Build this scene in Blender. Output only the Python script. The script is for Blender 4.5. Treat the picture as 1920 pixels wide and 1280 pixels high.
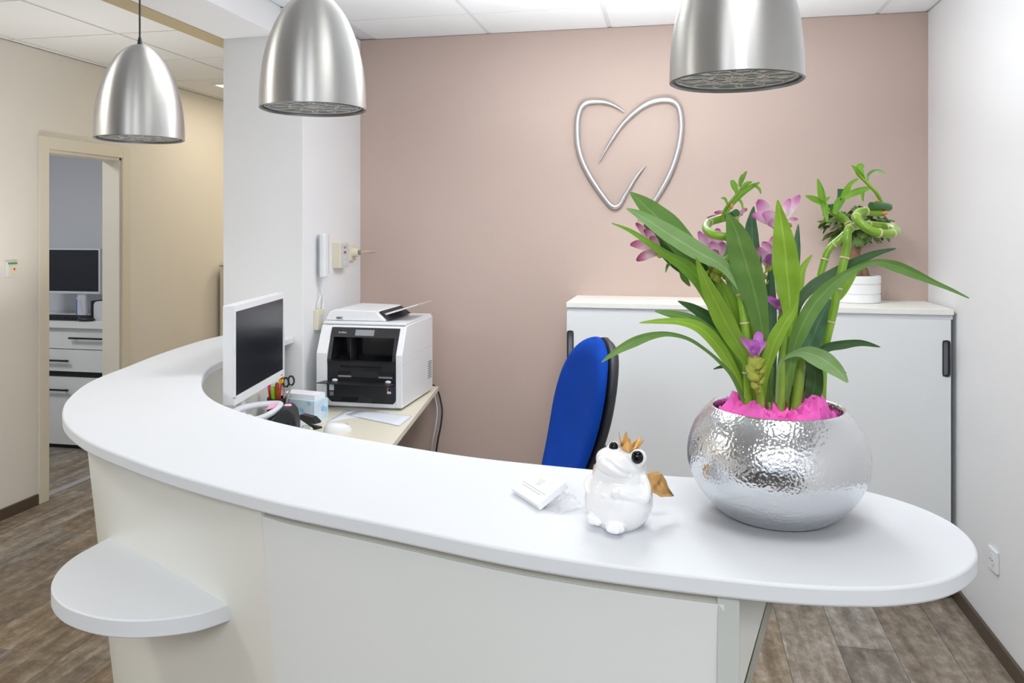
import bpy, bmesh, math, random
from mathutils import Vector, Matrix, Euler
import mathutils.noise as mnoise

random.seed(7)
sc = bpy.context.scene
for o in list(bpy.data.objects):
    bpy.data.objects.remove(o)
col = sc.collection
PI = math.pi

# ------------------------------------------------------------------ camera
FPX, VX, VY, EYE = 1500.0, 1270.0, 427.0, 1.55       # focal length in pixels, vanishing point, eye height
TH = math.atan((VX - 960) / FPX)
CT, ST = math.cos(TH), math.sin(TH)
cam_d = bpy.data.cameras.new('camera')
cam = bpy.data.objects.new('camera', cam_d)
col.objects.link(cam)
cam.location = (0, 0, EYE)
cam.rotation_euler = (PI / 2, 0, TH)
cam_d.sensor_width = 36.0
cam_d.lens = 36.0 * FPX / 1920.0
cam_d.shift_y = -(640 - VY) / 1920.0
cam_d.clip_start = 0.05
sc.camera = cam

# ------------------------------------------------------------------ world, lights, exposure
w = bpy.data.worlds.new('world'); sc.world = w; w.use_nodes = True
wn = w.node_tree.nodes
sky = wn.new('ShaderNodeTexSky'); sky.sky_type = 'HOSEK_WILKIE'
sky.turbidity = 5.0
w.node_tree.links.new(sky.outputs[0], wn['Background'].inputs[0])
wn['Background'].inputs[1].default_value = 0.6
vs = sc.view_settings
vs.view_transform = 'Standard'; vs.look = 'None'; vs.gamma = 1.0; vs.use_curve_mapping = False
vs.exposure = 0.17
sc.cycles.use_denoising = True
sc.cycles.max_bounces = 10; sc.cycles.diffuse_bounces = 6; sc.cycles.glossy_bounces = 5
sc.cycles.transparent_max_bounces = 12
sc.cycles.sample_clamp_indirect = 6.0
sc.cycles.caustics_reflective = False; sc.cycles.caustics_refractive = False
sc.cycles.blur_glossy = 1.0

def area(name, loc, rot, sx, sy, power, color):
    l = bpy.data.lights.new(name, 'AREA'); l.shape = 'RECTANGLE'; l.size = sx; l.size_y = sy
    l.energy = power; l.color = color
    o = bpy.data.objects.new(name, l); col.objects.link(o)
    o.location = loc; o.rotation_euler = rot
    o['kind'] = 'helper'
    return o
CEIL = 2.554
NEUTRAL = (0.935, 0.97, 1.0); COOL = (0.86, 0.93, 1.0); WARM = (1.0, 0.87, 0.68)
FILL_PANELS = [(-0.95, 2.15), (0.22, 0.88), (-0.95, -1.9), (0.30, -1.9), (-0.20, 2.90), (-0.95, -1.275), (0.30, -1.275)]       # added ceiling lights, out of view, placed to brighten the reception room
UP = (PI, 0, 0); DOWN = (0, 0, 0)
LIGHTS = [  # name, place, turn, size x, size y, watts, colour
    ('ceiling_fill_a', (FILL_PANELS[0][0], FILL_PANELS[0][1], CEIL - 0.03), DOWN, 0.56, 0.56, 1.20, NEUTRAL),  # this and the next ceiling entries are added fill, out of view
    ('ceiling_fill_b', (FILL_PANELS[1][0], FILL_PANELS[1][1], CEIL - 0.03), DOWN, 0.56, 0.56, 4.6, NEUTRAL),
    ('ceiling_fill_c', (FILL_PANELS[2][0], FILL_PANELS[2][1] + 0.31, CEIL - 0.03), DOWN, 0.56, 1.18, 37.40, NEUTRAL),
    ('ceiling_fill_d', (FILL_PANELS[3][0], FILL_PANELS[3][1] + 0.31, CEIL - 0.03), DOWN, 0.56, 1.18, 57.60, NEUTRAL),
    ('ceiling_fill_e', (FILL_PANELS[4][0], FILL_PANELS[4][1], CEIL - 0.03), DOWN, 0.56, 0.56, 15.49, NEUTRAL),
    ('added_window_fill', (-1.0, -3.92, 1.65), (PI / 2, 0, 0), 3.2, 1.5, 10.37, COOL),  # added fill shining in at the unseen rear window
    ('bounce_fill_back', (-0.15, 2.75, 1.22), UP, 0.4, 0.4, 21.60, NEUTRAL),  # unseen upward fill standing in for bounced light, no fixture
    ('hall_lamp_a', (-2.88, 5.35, CEIL - 0.03), DOWN, 0.56, 0.56, 3.82, WARM),
    ('hall_fill_b', (-2.78, 1.2, CEIL - 0.03), DOWN, 0.56, 0.56, 17.66, (0.985, 0.98, 0.97)),  # added hall light, out of view
    ('hall_fill_c', (-2.78, 6.9, CEIL - 0.03), DOWN, 0.56, 0.56, 12.60, WARM),  # further added hall light, hidden past the column
    ('hall_bounce_fill', (-2.85, 3.4, 0.7), UP, 0.4, 0.4, 5.70, (1.0, 0.975, 0.93)),  # added to bounce light off the hall ceiling, without a fixture
    ('side_room_fill', (-4.6, 3.6, CEIL - 0.03), DOWN, 0.5, 0.5, 19.00, (0.95, 0.97, 1.0)),  # added to light the side room, source unseen
]
HALL = [(-2.88, 5.35), (-2.78, 1.2), (-2.78, 6.9)]  # first is the visible hall light, the others are added
for l_ in LIGHTS:
    lo_ = area(*l_)
    if l_[0] == 'bounce_fill_back': lo_.data.spread = math.radians(127)
    if l_[0] == 'hall_bounce_fill': lo_.data.spread = math.radians(115)

# ------------------------------------------------------------------ pixel -> place helpers
def dr(u):
    a = (u - 960) / FPX
    return (-ST + a * CT, CT + a * ST)
def at(u, v, Z):
    x, y = dr(u)
    return Vector((x * Z, y * Z, EYE - (v - VY) * Z / FPX))
def onz(u, v, z):
    return at(u, v, (EYE - z) * FPX / (v - VY))
def onx(u, v, X):
    return at(u, v, X / dr(u)[0])
def ony(u, v, Y):
    return at(u, v, Y / dr(u)[1])

# ------------------------------------------------------------------ materials
def srgb(r, g, b):
    f = lambda c: (c / 255 / 12.92) if c / 255 <= 0.04045 else ((c / 255 + 0.055) / 1.055) ** 2.4
    return (f(r), f(g), f(b), 1.0)
MATS = {}
def mat(name, rgb, rough=0.5, metal=0.0, bump=0.0, bscale=60.0, var=0.0, vscale=8.0, rnd=0.0, coat=0.0, trans=0.0, stretch=None, emit=None, estr=0.0, spec=0.5, sheen=0.0):
    if name in MATS: return MATS[name]
    m = bpy.data.materials.new(name); m.use_nodes = True
    nt = m.node_tree; N = nt.nodes; L = nt.links
    b = N['Principled BSDF']
    c = srgb(*rgb)
    b.inputs['Base Color'].default_value = c
    b.inputs['Roughness'].default_value = rough
    b.inputs['Metallic'].default_value = metal
    b.inputs['Specular IOR Level'].default_value = spec
    if coat: b.inputs['Coat Weight'].default_value = coat; b.inputs['Coat Roughness'].default_value = 0.08
    if sheen: b.inputs['Sheen Weight'].default_value = sheen
    if trans: b.inputs['Transmission Weight'].default_value = trans
    if emit: b.inputs['Emission Color'].default_value = srgb(*emit); b.inputs['Emission Strength'].default_value = estr
    vec = None
    if bump or var:
        tc = N.new('ShaderNodeTexCoord'); vec = tc.outputs['Object']
        if stretch:
            mp = N.new('ShaderNodeMapping'); mp.inputs['Scale'].default_value = stretch
            L.new(vec, mp.inputs[0]); vec = mp.outputs[0]
    last = None
    if var or rnd:
        hs = N.new('ShaderNodeHueSaturation'); hs.inputs['Color'].default_value = c
        hs.inputs['Value'].default_value = 1.0
        if var:
            nz = N.new('ShaderNodeTexNoise'); nz.inputs['Scale'].default_value = vscale; nz.inputs['Detail'].default_value = 5
            L.new(vec, nz.inputs['Vector'])
            mr = N.new('ShaderNodeMapRange'); mr.inputs['From Min'].default_value = 0.3; mr.inputs['From Max'].default_value = 0.7
            mr.inputs['To Min'].default_value = 1 - var; mr.inputs['To Max'].default_value = 1 + var
            L.new(nz.outputs['Fac'], mr.inputs['Value']); last = mr.outputs[0]
        if rnd:
            oi = N.new('ShaderNodeObjectInfo')
            m2 = N.new('ShaderNodeMapRange'); m2.inputs['To Min'].default_value = 1 - rnd; m2.inputs['To Max'].default_value = 1 + rnd
            L.new(oi.outputs['Random'], m2.inputs['Value'])
            if last is not None:
                mm = N.new('ShaderNodeMath'); mm.operation = 'MULTIPLY'
                L.new(last, mm.inputs[0]); L.new(m2.outputs[0], mm.inputs[1]); last = mm.outputs[0]
            else: last = m2.outputs[0]
        L.new(last, hs.inputs['Value']); L.new(hs.outputs[0], b.inputs['Base Color'])
    if bump:
        nb = N.new('ShaderNodeTexNoise'); nb.inputs['Scale'].default_value = bscale; nb.inputs['Detail'].default_value = 4
        L.new(vec, nb.inputs['Vector'])
        bp = N.new('ShaderNodeBump'); bp.inputs['Strength'].default_value = bump; bp.inputs['Distance'].default_value = 0.002
        L.new(nb.outputs['Fac'], bp.inputs['Height']); L.new(bp.outputs[0], b.inputs['Normal'])
    MATS[name] = m
    return m

def wood_mat():
    m = bpy.data.materials.new('plank_wood'); m.use_nodes = True
    nt = m.node_tree; N = nt.nodes; L = nt.links; b = N['Principled BSDF']
    tc = N.new('ShaderNodeTexCoord'); oi = N.new('ShaderNodeObjectInfo')
    ad = N.new('ShaderNodeVectorMath'); ad.operation = 'ADD'
    ml = N.new('ShaderNodeVectorMath'); ml.operation = 'SCALE'; ml.inputs[0].default_value = (7.3, 19.1, 3.7)
    L.new(oi.outputs['Random'], ml.inputs['Scale']); L.new(tc.outputs['Object'], ad.inputs[0]); L.new(ml.outputs[0], ad.inputs[1])
    mp = N.new('ShaderNodeMapping'); mp.inputs['Scale'].default_value = (14, 1.6, 1); L.new(ad.outputs[0], mp.inputs[0])
    n1 = N.new('ShaderNodeTexNoise'); n1.inputs['Scale'].default_value = 1.6; n1.inputs['Detail'].default_value = 8; n1.inputs['Roughness'].default_value = 0.65
    L.new(mp.outputs[0], n1.inputs['Vector'])
    mp2 = N.new('ShaderNodeMapping'); mp2.inputs['Scale'].default_value = (9, 6.5, 1); L.new(ad.outputs[0], mp2.inputs[0])
    n2 = N.new('ShaderNodeTexNoise'); n2.inputs['Scale'].default_value = 2.4; n2.inputs['Detail'].default_value = 9; n2.inputs['Roughness'].default_value = 0.72
    L.new(mp2.outputs[0], n2.inputs['Vector'])
    mx = N.new('ShaderNodeMath'); mx.operation = 'ADD'; L.new(n1.outputs['Fac'], mx.inputs[0]); L.new(n2.outputs['Fac'], mx.inputs[1])
    ma = N.new('ShaderNodeMapRange'); ma.inputs['From Min'].default_value = 0.72; ma.inputs['From Max'].default_value = 1.28
    L.new(mx.outputs[0], ma.inputs['Value'])
    cr = N.new('ShaderNodeValToRGB'); e = cr.color_ramp.elements
    e[0].position = 0.0; e[0].color = srgb(88, 77, 66); e[1].position = 1.0; e[1].color = srgb(182, 170, 155)
    k = e.new(0.45); k.color = srgb(132, 117, 100); k = e.new(0.7); k.color = srgb(154, 142, 128)
    L.new(ma.outputs[0], cr.inputs[0])
    hs = N.new('ShaderNodeHueSaturation'); L.new(cr.outputs[0], hs.inputs['Color'])
    m2 = N.new('ShaderNodeMapRange'); m2.inputs['To Min'].default_value = 0.70; m2.inputs['To Max'].default_value = 1.06
    L.new(oi.outputs['Random'], m2.inputs['Value']); L.new(m2.outputs[0], hs.inputs['Value'])
    m3 = N.new('ShaderNodeMath'); m3.operation = 'FRACT'; m4 = N.new('ShaderNodeMath'); m4.operation = 'MULTIPLY'; m4.inputs[1].default_value = 7.7
    L.new(oi.outputs['Random'], m4.inputs[0]); L.new(m4.outputs[0], m3.inputs[0])
    m5 = N.new('ShaderNodeMapRange'); m5.inputs['To Min'].default_value = 0.55; m5.inputs['To Max'].default_value = 1.25
    L.new(m3.outputs[0], m5.inputs['Value']); L.new(m5.outputs[0], hs.inputs['Saturation'])
    L.new(hs.outputs[0], b.inputs['Base Color'])
    b.inputs['Roughness'].default_value = 0.5
    bp = N.new('ShaderNodeBump'); bp.inputs['Strength'].default_value = 0.15; bp.inputs['Distance'].default_value = 0.001
    L.new(n1.outputs['Fac'], bp.inputs['Height']); L.new(bp.outputs[0], b.inputs['Normal'])
    return m

def brushed_mat():
    m = bpy.data.materials.new('brushed_aluminium'); m.use_nodes = True
    nt = m.node_tree; N = nt.nodes; L = nt.links; b = N['Principled BSDF']
    b.inputs['Base Color'].default_value = srgb(200, 199, 197); b.inputs['Metallic'].default_value = 1.0; b.inputs['Roughness'].default_value = 0.42
    b.inputs['Anisotropic'].default_value = 0.8; b.inputs['Anisotropic Rotation'].default_value = 0.25
    tg = N.new('ShaderNodeTangent'); tg.direction_type = 'RADIAL'; tg.axis = 'Z'; L.new(tg.outputs[0], b.inputs['Tangent'])
    tc = N.new('ShaderNodeTexCoord'); mp = N.new('ShaderNodeMapping'); mp.inputs['Scale'].default_value = (1, 1, 14); L.new(tc.outputs['Object'], mp.inputs[0])
    nz = N.new('ShaderNodeTexNoise'); nz.inputs['Scale'].default_value = 60; L.new(mp.outputs[0], nz.inputs['Vector'])
    mr = N.new('ShaderNodeMapRange'); mr.inputs['To Min'].default_value = 0.36; mr.inputs['To Max'].default_value = 0.45; L.new(nz.outputs['Fac'], mr.inputs['Value'])
    L.new(mr.outputs[0], b.inputs['Roughness'])
    return m

def hammered_mat():
    m = bpy.data.materials.new('hammered_silver'); m.use_nodes = True
    nt = m.node_tree; N = nt.nodes; L = nt.links; b = N['Principled BSDF']
    b.inputs['Base Color'].default_value = srgb(226, 228, 232); b.inputs['Metallic'].default_value = 1.0; b.inputs['Roughness'].default_value = 0.17
    tc = N.new('ShaderNodeTexCoord')
    nz = N.new('ShaderNodeTexNoise'); nz.inputs['Scale'].default_value = 60; L.new(tc.outputs['Object'], nz.inputs['Vector'])
    mixv = N.new('ShaderNodeVectorMath'); mixv.operation = 'SCALE'; mixv.inputs['Scale'].default_value = 0.012
    L.new(nz.outputs['Color'], mixv.inputs[0])
    ad = N.new('ShaderNodeVectorMath'); L.new(tc.outputs['Object'], ad.inputs[0]); L.new(mixv.outputs[0], ad.inputs[1])
    vo = N.new('ShaderNodeTexVoronoi'); vo.inputs['Scale'].default_value = 190; vo.feature = 'SMOOTH_F1'
    vo.inputs['Smoothness'].default_value = 0.6
    L.new(ad.outputs[0], vo.inputs['Vector'])
    bp = N.new('ShaderNodeBump'); bp.inputs['Strength'].default_value = 0.42; bp.inputs['Distance'].default_value = 0.0020
    L.new(vo.outputs['Distance'], bp.inputs['Height']); L.new(bp.outputs[0], b.inputs['Normal'])
    return m

def leaf_mat(name, rgb, rgb2, tl=0.25, rough=0.42):
    m = bpy.data.materials.new(name); m.use_nodes = True
    nt = m.node_tree; N = nt.nodes; L = nt.links; b = N['Principled BSDF']; out = N['Material Output']
    uv = N.new('ShaderNodeUVMap')
    sx = N.new('ShaderNodeSeparateXYZ'); L.new(uv.outputs[0], sx.inputs[0])
    wv = N.new('ShaderNodeTexWave'); wv.inputs['Scale'].default_value = 6.0; wv.inputs['Distortion'].default_value = 0.6
    L.new(uv.outputs[0], wv.inputs['Vector'])
    ab = N.new('ShaderNodeMath'); ab.operation = 'SUBTRACT'; ab.inputs[1].default_value = 0.5; L.new(sx.outputs[0], ab.inputs[0])
    a2 = N.new('ShaderNodeMath'); a2.operation = 'ABSOLUTE'; L.new(ab.outputs[0], a2.inputs[0])
    mr = N.new('ShaderNodeMapRange'); mr.inputs['From Min'].default_value = 0.0; mr.inputs['From Max'].default_value = 0.06
    mr.inputs['To Min'].default_value = 1.0; mr.inputs['To Max'].default_value = 0.0; L.new(a2.outputs[0], mr.inputs['Value'])
    tc = N.new('ShaderNodeTexCoord'); nz = N.new('ShaderNodeTexNoise'); nz.inputs['Scale'].default_value = 22; nz.inputs['Detail'].default_value = 3
    L.new(tc.outputs['Object'], nz.inputs['Vector'])
    f1 = N.new('ShaderNodeMath'); f1.operation = 'MULTIPLY'; f1.inputs[1].default_value = 0.18; L.new(wv.outputs['Fac'], f1.inputs[0])
    f2 = N.new('ShaderNodeMath'); f2.operation = 'MULTIPLY_ADD'; f2.inputs[1].default_value = 0.55; L.new(mr.outputs[0], f2.inputs[0]); L.new(f1.outputs[0], f2.inputs[2])
    f3 = N.new('ShaderNodeMath'); f3.operation = 'MULTIPLY_ADD'; f3.inputs[1].default_value = 0.6; L.new(nz.outputs['Fac'], f3.inputs[0]); L.new(f2.outputs[0], f3.inputs[2])
    mx = N.new('ShaderNodeMixRGB'); mx.inputs[1].default_value = srgb(*rgb); mx.inputs[2].default_value = srgb(*rgb2); mx.use_clamp = True
    f3.use_clamp = True
    L.new(f3.outputs[0], mx.inputs[0])
    L.new(mx.outputs[0], b.inputs['Base Color']); b.inputs['Roughness'].default_value = rough
    ts = N.new('ShaderNodeBsdfTranslucent'); L.new(mx.outputs[0], ts.inputs[0])
    ms = N.new('ShaderNodeMixShader'); ms.inputs[0].default_value = tl
    L.new(b.outputs[0], ms.inputs[1]); L.new(ts.outputs[0], ms.inputs[2]); L.new(ms.outputs[0], out.inputs[0])
    bp = N.new('ShaderNodeBump'); bp.inputs['Strength'].default_value = 0.25; bp.inputs['Distance'].default_value = 0.001
    L.new(wv.outputs['Fac'], bp.inputs['Height']); L.new(bp.outputs[0], b.inputs['Normal'])
    return m

def petal_mat(name, stops, tl=0.35):
    m = bpy.data.materials.new(name); m.use_nodes = True
    nt = m.node_tree; N = nt.nodes; L = nt.links; b = N['Principled BSDF']; out = N['Material Output']
    uv = N.new('ShaderNodeUVMap'); sx = N.new('ShaderNodeSeparateXYZ'); L.new(uv.outputs[0], sx.inputs[0])
    tc = N.new('ShaderNodeTexCoord'); nz = N.new('ShaderNodeTexNoise'); nz.inputs['Scale'].default_value = 70; L.new(tc.outputs['Object'], nz.inputs['Vector'])
    ma = N.new('ShaderNodeMath'); ma.operation = 'MULTIPLY_ADD'; ma.inputs[1].default_value = 0.22; L.new(nz.outputs['Fac'], ma.inputs[0])
    sb = N.new('ShaderNodeMath'); sb.operation = 'SUBTRACT'; sb.inputs[1].default_value = 0.11; L.new(sx.outputs[1], sb.inputs[0]); L.new(sb.outputs[0], ma.inputs[2])
    cr = N.new('ShaderNodeValToRGB'); e = cr.color_ramp.elements
    e[0].position = stops[0][0]; e[0].color = srgb(*stops[0][1]); e[1].position = stops[-1][0]; e[1].color = srgb(*stops[-1][1])
    for p, c in stops[1:-1]:
        k = e.new(p); k.color = srgb(*c)
    L.new(ma.outputs[0], cr.inputs[0]); L.new(cr.outputs[0], b.inputs['Base Color']); b.inputs['Roughness'].default_value = 0.5
    ts = N.new('ShaderNodeBsdfTranslucent'); L.new(cr.outputs[0], ts.inputs[0])
    ms = N.new('ShaderNodeMixShader'); ms.inputs[0].default_value = tl
    L.new(b.outputs[0], ms.inputs[1]); L.new(ts.outputs[0], ms.inputs[2]); L.new(ms.outputs[0], out.inputs[0])
    return m

def sheer_mat():
    m = bpy.data.materials.new('sheer_film'); m.use_nodes = True
    nt = m.node_tree; N = nt.nodes; L = nt.links; b = N['Principled BSDF']; out = N['Material Output']
    b.inputs['Base Color'].default_value = srgb(240, 240, 243); b.inputs['Roughness'].default_value = 0.35
    tr = N.new('ShaderNodeBsdfTransparent'); ms = N.new('ShaderNodeMixShader'); ms.inputs[0].default_value = 0.30
    L.new(tr.outputs[0], ms.inputs[1]); L.new(b.outputs[0], ms.inputs[2]); L.new(ms.outputs[0], out.inputs[0])
    return m

M = dict(
    paint=mat('white_wall_paint', (232, 233, 235), 0.75, bump=0.10, bscale=140, var=0.012, vscale=2),
    hallpaint=mat('warm_tinted_wall_paint', (230, 227, 221), 0.75, bump=0.10, bscale=140, var=0.012, vscale=2),  # white walls; the warm hall light is tinted into this cream
    taupe=mat('taupe_wall_paint', (193, 173, 163), 0.78, bump=0.14, bscale=160, var=0.015, vscale=2),
    greywall=mat('grey_wall_paint', (196, 198, 203), 0.8, bump=0.1, bscale=140),
    rearwall=mat('rear_wall_paint', (86, 86, 88), 0.8, bump=0.1, bscale=140),
    tile=mat('ceiling_tile', (230, 232, 234), 0.85, bump=0.12, bscale=220, rnd=0.012),
    tbar=mat('ceiling_grid', (214, 215, 217), 0.6, bump=0.03),
    trimtan=mat('shaded_ceiling_trim', (184, 168, 134), 0.7, bump=0.05),  # tan tone holds the hall side's warm light and shade
    wood=wood_mat(),
    subfloor=mat('dark_subfloor', (52, 46, 40), 0.8, bump=0.1),
    skirting=mat('brown_skirting', (84, 72, 60), 0.5, bump=0.08, var=0.08, vscale=20),
    casing=mat('cream_door_casing', (224, 219, 205), 0.45, bump=0.03),
    top=mat('white_solid_surface', (217, 220, 225), 0.55, spec=0.3, bump=0.03, bscale=300, var=0.006, vscale=4),
    body=mat('offwhite_laminate', (228, 228, 222), 0.40, bump=0.04, bscale=250),
    bodygrey=mat('pale_grey_laminate', (226, 229, 229), 0.45, bump=0.04, bscale=250),
    post=mat('post_grey', (194, 198, 195), 0.5, bump=0.04),  # end post, a darker grey than the front panels
    rail=mat('greige_edge_rail_shade', (172, 170, 158), 0.5, bump=0.04),  # edge band greige; on the rail it paints in the slab's shadow
    alu=brushed_mat(),
    aludark=mat('aluminium_rim', (150, 152, 155), 0.35, 1.0, bump=0.05),
    lens=mat('lamp_glass', (128, 148, 160), 0.12, 0.0, bump=0.05, bscale=60, spec=0.8),
    lensline=mat('frosted_glass_ring', (228, 224, 212), 0.4, bump=0.05),
    black=mat('black_plastic', (26, 27, 32), 0.42, bump=0.05, bscale=300),
    blackgloss=mat('glossy_black', (12, 13, 17), 0.10, bump=0.01),
    cable=mat('black_cable', (22, 26, 34), 0.5, bump=0.05),
    screen=mat('dark_screen', (26, 29, 38), 0.22, bump=0.01),
    plastic=mat('white_plastic', (232, 234, 238), 0.40, bump=0.03, bscale=300),
    plasticgrey=mat('light_grey_plastic', (205, 208, 214), 0.40, bump=0.03, bscale=300),
    cream=mat('cream_plastic', (226, 219, 196), 0.45, bump=0.03),
    greyp=mat('mid_grey_plastic', (140, 143, 150), 0.45, bump=0.04),
    desk=mat('cream_desktop', (226, 221, 204), 0.45, bump=0.04, bscale=200),
    steel=mat('satin_steel', (205, 206, 208), 0.42, 1.0, bump=0.03),
    silver=hammered_mat(),
    pink=mat('pink_tissue', (238, 98, 192), 0.62, bump=0.30, bscale=45, var=0.10, vscale=18),
    soil=mat('soil', (70, 48, 34), 0.95, bump=0.8, bscale=80, var=0.3, vscale=50),
    bamboo=mat('bamboo_green', (126, 168, 38), 0.35, bump=0.05, var=0.18, vscale=26, coat=0.3),
    bamboodark=mat('bamboo_dark_green', (52, 104, 46), 0.35, bump=0.05, var=0.15, vscale=30, coat=0.2),
    node=mat('bamboo_node', (214, 200, 158), 0.6, bump=0.2, var=0.15, vscale=120),
    husk=mat('orange_husk', (216, 158, 84), 0.6, bump=0.2, var=0.2, vscale=120),
    bract=mat('yellow_green_bract', (176, 184, 78), 0.45, bump=0.1, var=0.15, vscale=60),
    stalk=mat('stalk_green', (132, 164, 58), 0.4, bump=0.06, var=0.15, vscale=30),
    ceramic=mat('white_glazed_ceramic', (240, 240, 242), 0.12, bump=0.03, bscale=30, coat=0.6),
    gold=mat('antique_gold', (226, 176, 112), 0.34, 1.0, bump=0.35, bscale=70, var=0.22, vscale=40),
    eye=mat('black_glass_eye', (4, 4, 6), 0.08, bump=0.01, spec=0.35),
    carton=mat('white_carton', (238, 239, 242), 0.45, bump=0.03),
    print_=mat('grey_print', (178, 180, 184), 0.6, bump=0.01),
    paper=mat('white_paper', (238, 240, 245), 0.7, bump=0.05),
    paperblue=mat('bluish_paper', (222, 227, 238), 0.7, bump=0.05),
    sheer=sheer_mat(),
    blue=mat('blue_upholstery', (8, 62, 160), 0.9, bump=0.25, bscale=420, var=0.07, vscale=9, spec=0.15),
    chairblack=mat('charcoal_shell', (34, 36, 41), 0.55, bump=0.1, bscale=200),
    cabinet=mat('white_cabinet_laminate', (228, 231, 233), 0.42, bump=0.03, bscale=250),
    cabtop=mat('white_cabinet_top', (238, 237, 232), 0.42, bump=0.03, bscale=250),
    bark=mat('bonsai_bark', (128, 98, 74), 0.8, bump=0.6, bscale=60, var=0.25, vscale=30),
    whitepot=mat('white_pot_glaze', (238, 239, 240), 0.25, bump=0.02),
    tissueblue=mat('pale_blue_carton', (198, 222, 236), 0.5, bump=0.02, var=0.10, vscale=22),
    red=mat('red_plastic', (200, 32, 40), 0.4, bump=0.02), yellow=mat('yellow_plastic', (246, 204, 20), 0.4, bump=0.02),
    lime=mat('lime_plastic', (160, 205, 40), 0.4, bump=0.02), magenta=mat('magenta_plastic', (232, 40, 150), 0.4, bump=0.02),
    brown=mat('rust_brown_plastic', (170, 84, 30), 0.4, bump=0.02), green=mat('green_plastic', (60, 160, 90), 0.4, bump=0.02),
    cobalt=mat('cobalt_print', (36, 84, 190), 0.5, bump=0.01), orange=mat('orange_print', (240, 140, 30), 0.5, bump=0.01),
    lilac=mat('lilac_pad', (206, 198, 226), 0.5, bump=0.02), stickpink=mat('pink_sticky_note', (240, 170, 205), 0.6, bump=0.02),
    glass=mat('window_glass', (240, 246, 248), 0.02, trans=1.0, bump=0.002),
    lampface=mat('lit_diffuser', (255, 252, 246), 0.5, bump=0.01, emit=(255, 251, 243), estr=2.0),
    lampwarm=mat('lit_warm_diffuser', (255, 244, 214), 0.5, bump=0.01, emit=(255, 244, 214), estr=1.6),
    lf_bright=leaf_mat('leaf_bright', (112, 160, 30), (176, 208, 84), 0.3, 0.34),
    lf_mid=leaf_mat('leaf_mid', (80, 126, 48), (134, 170, 94)),
    lf_dark=leaf_mat('leaf_dark', (38, 76, 34), (74, 112, 62), 0.15),
    lf_pale=leaf_mat('leaf_pale', (110, 154, 80), (168, 198, 140)),
    lf_blue=leaf_mat('leaf_deep', (40, 84, 52), (92, 132, 98), 0.12),
    lf_sprout=leaf_mat('leaf_sprout', (104, 160, 36), (156, 200, 84), 0.3),
    lf_bonsai=leaf_mat('leaf_bonsai', (62, 96, 36), (112, 140, 62), 0.2),
    pt_dusky=petal_mat('petal_dusky', [(0.0, (218, 192, 184)), (0.5, (218, 180, 192)), (0.75, (184, 102, 142)), (1.0, (122, 32, 78))]),
    pt_pink=petal_mat('petal_pink', [(0.0, (220, 196, 180)), (0.45, (240, 222, 232)), (0.72, (222, 150, 200)), (1.0, (186, 82, 154))]),
    pt_purple=petal_mat('petal_purple', [(0.0, (226, 180, 226)), (0.5, (214, 134, 220)), (1.0, (198, 100, 206))]),
)

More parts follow.
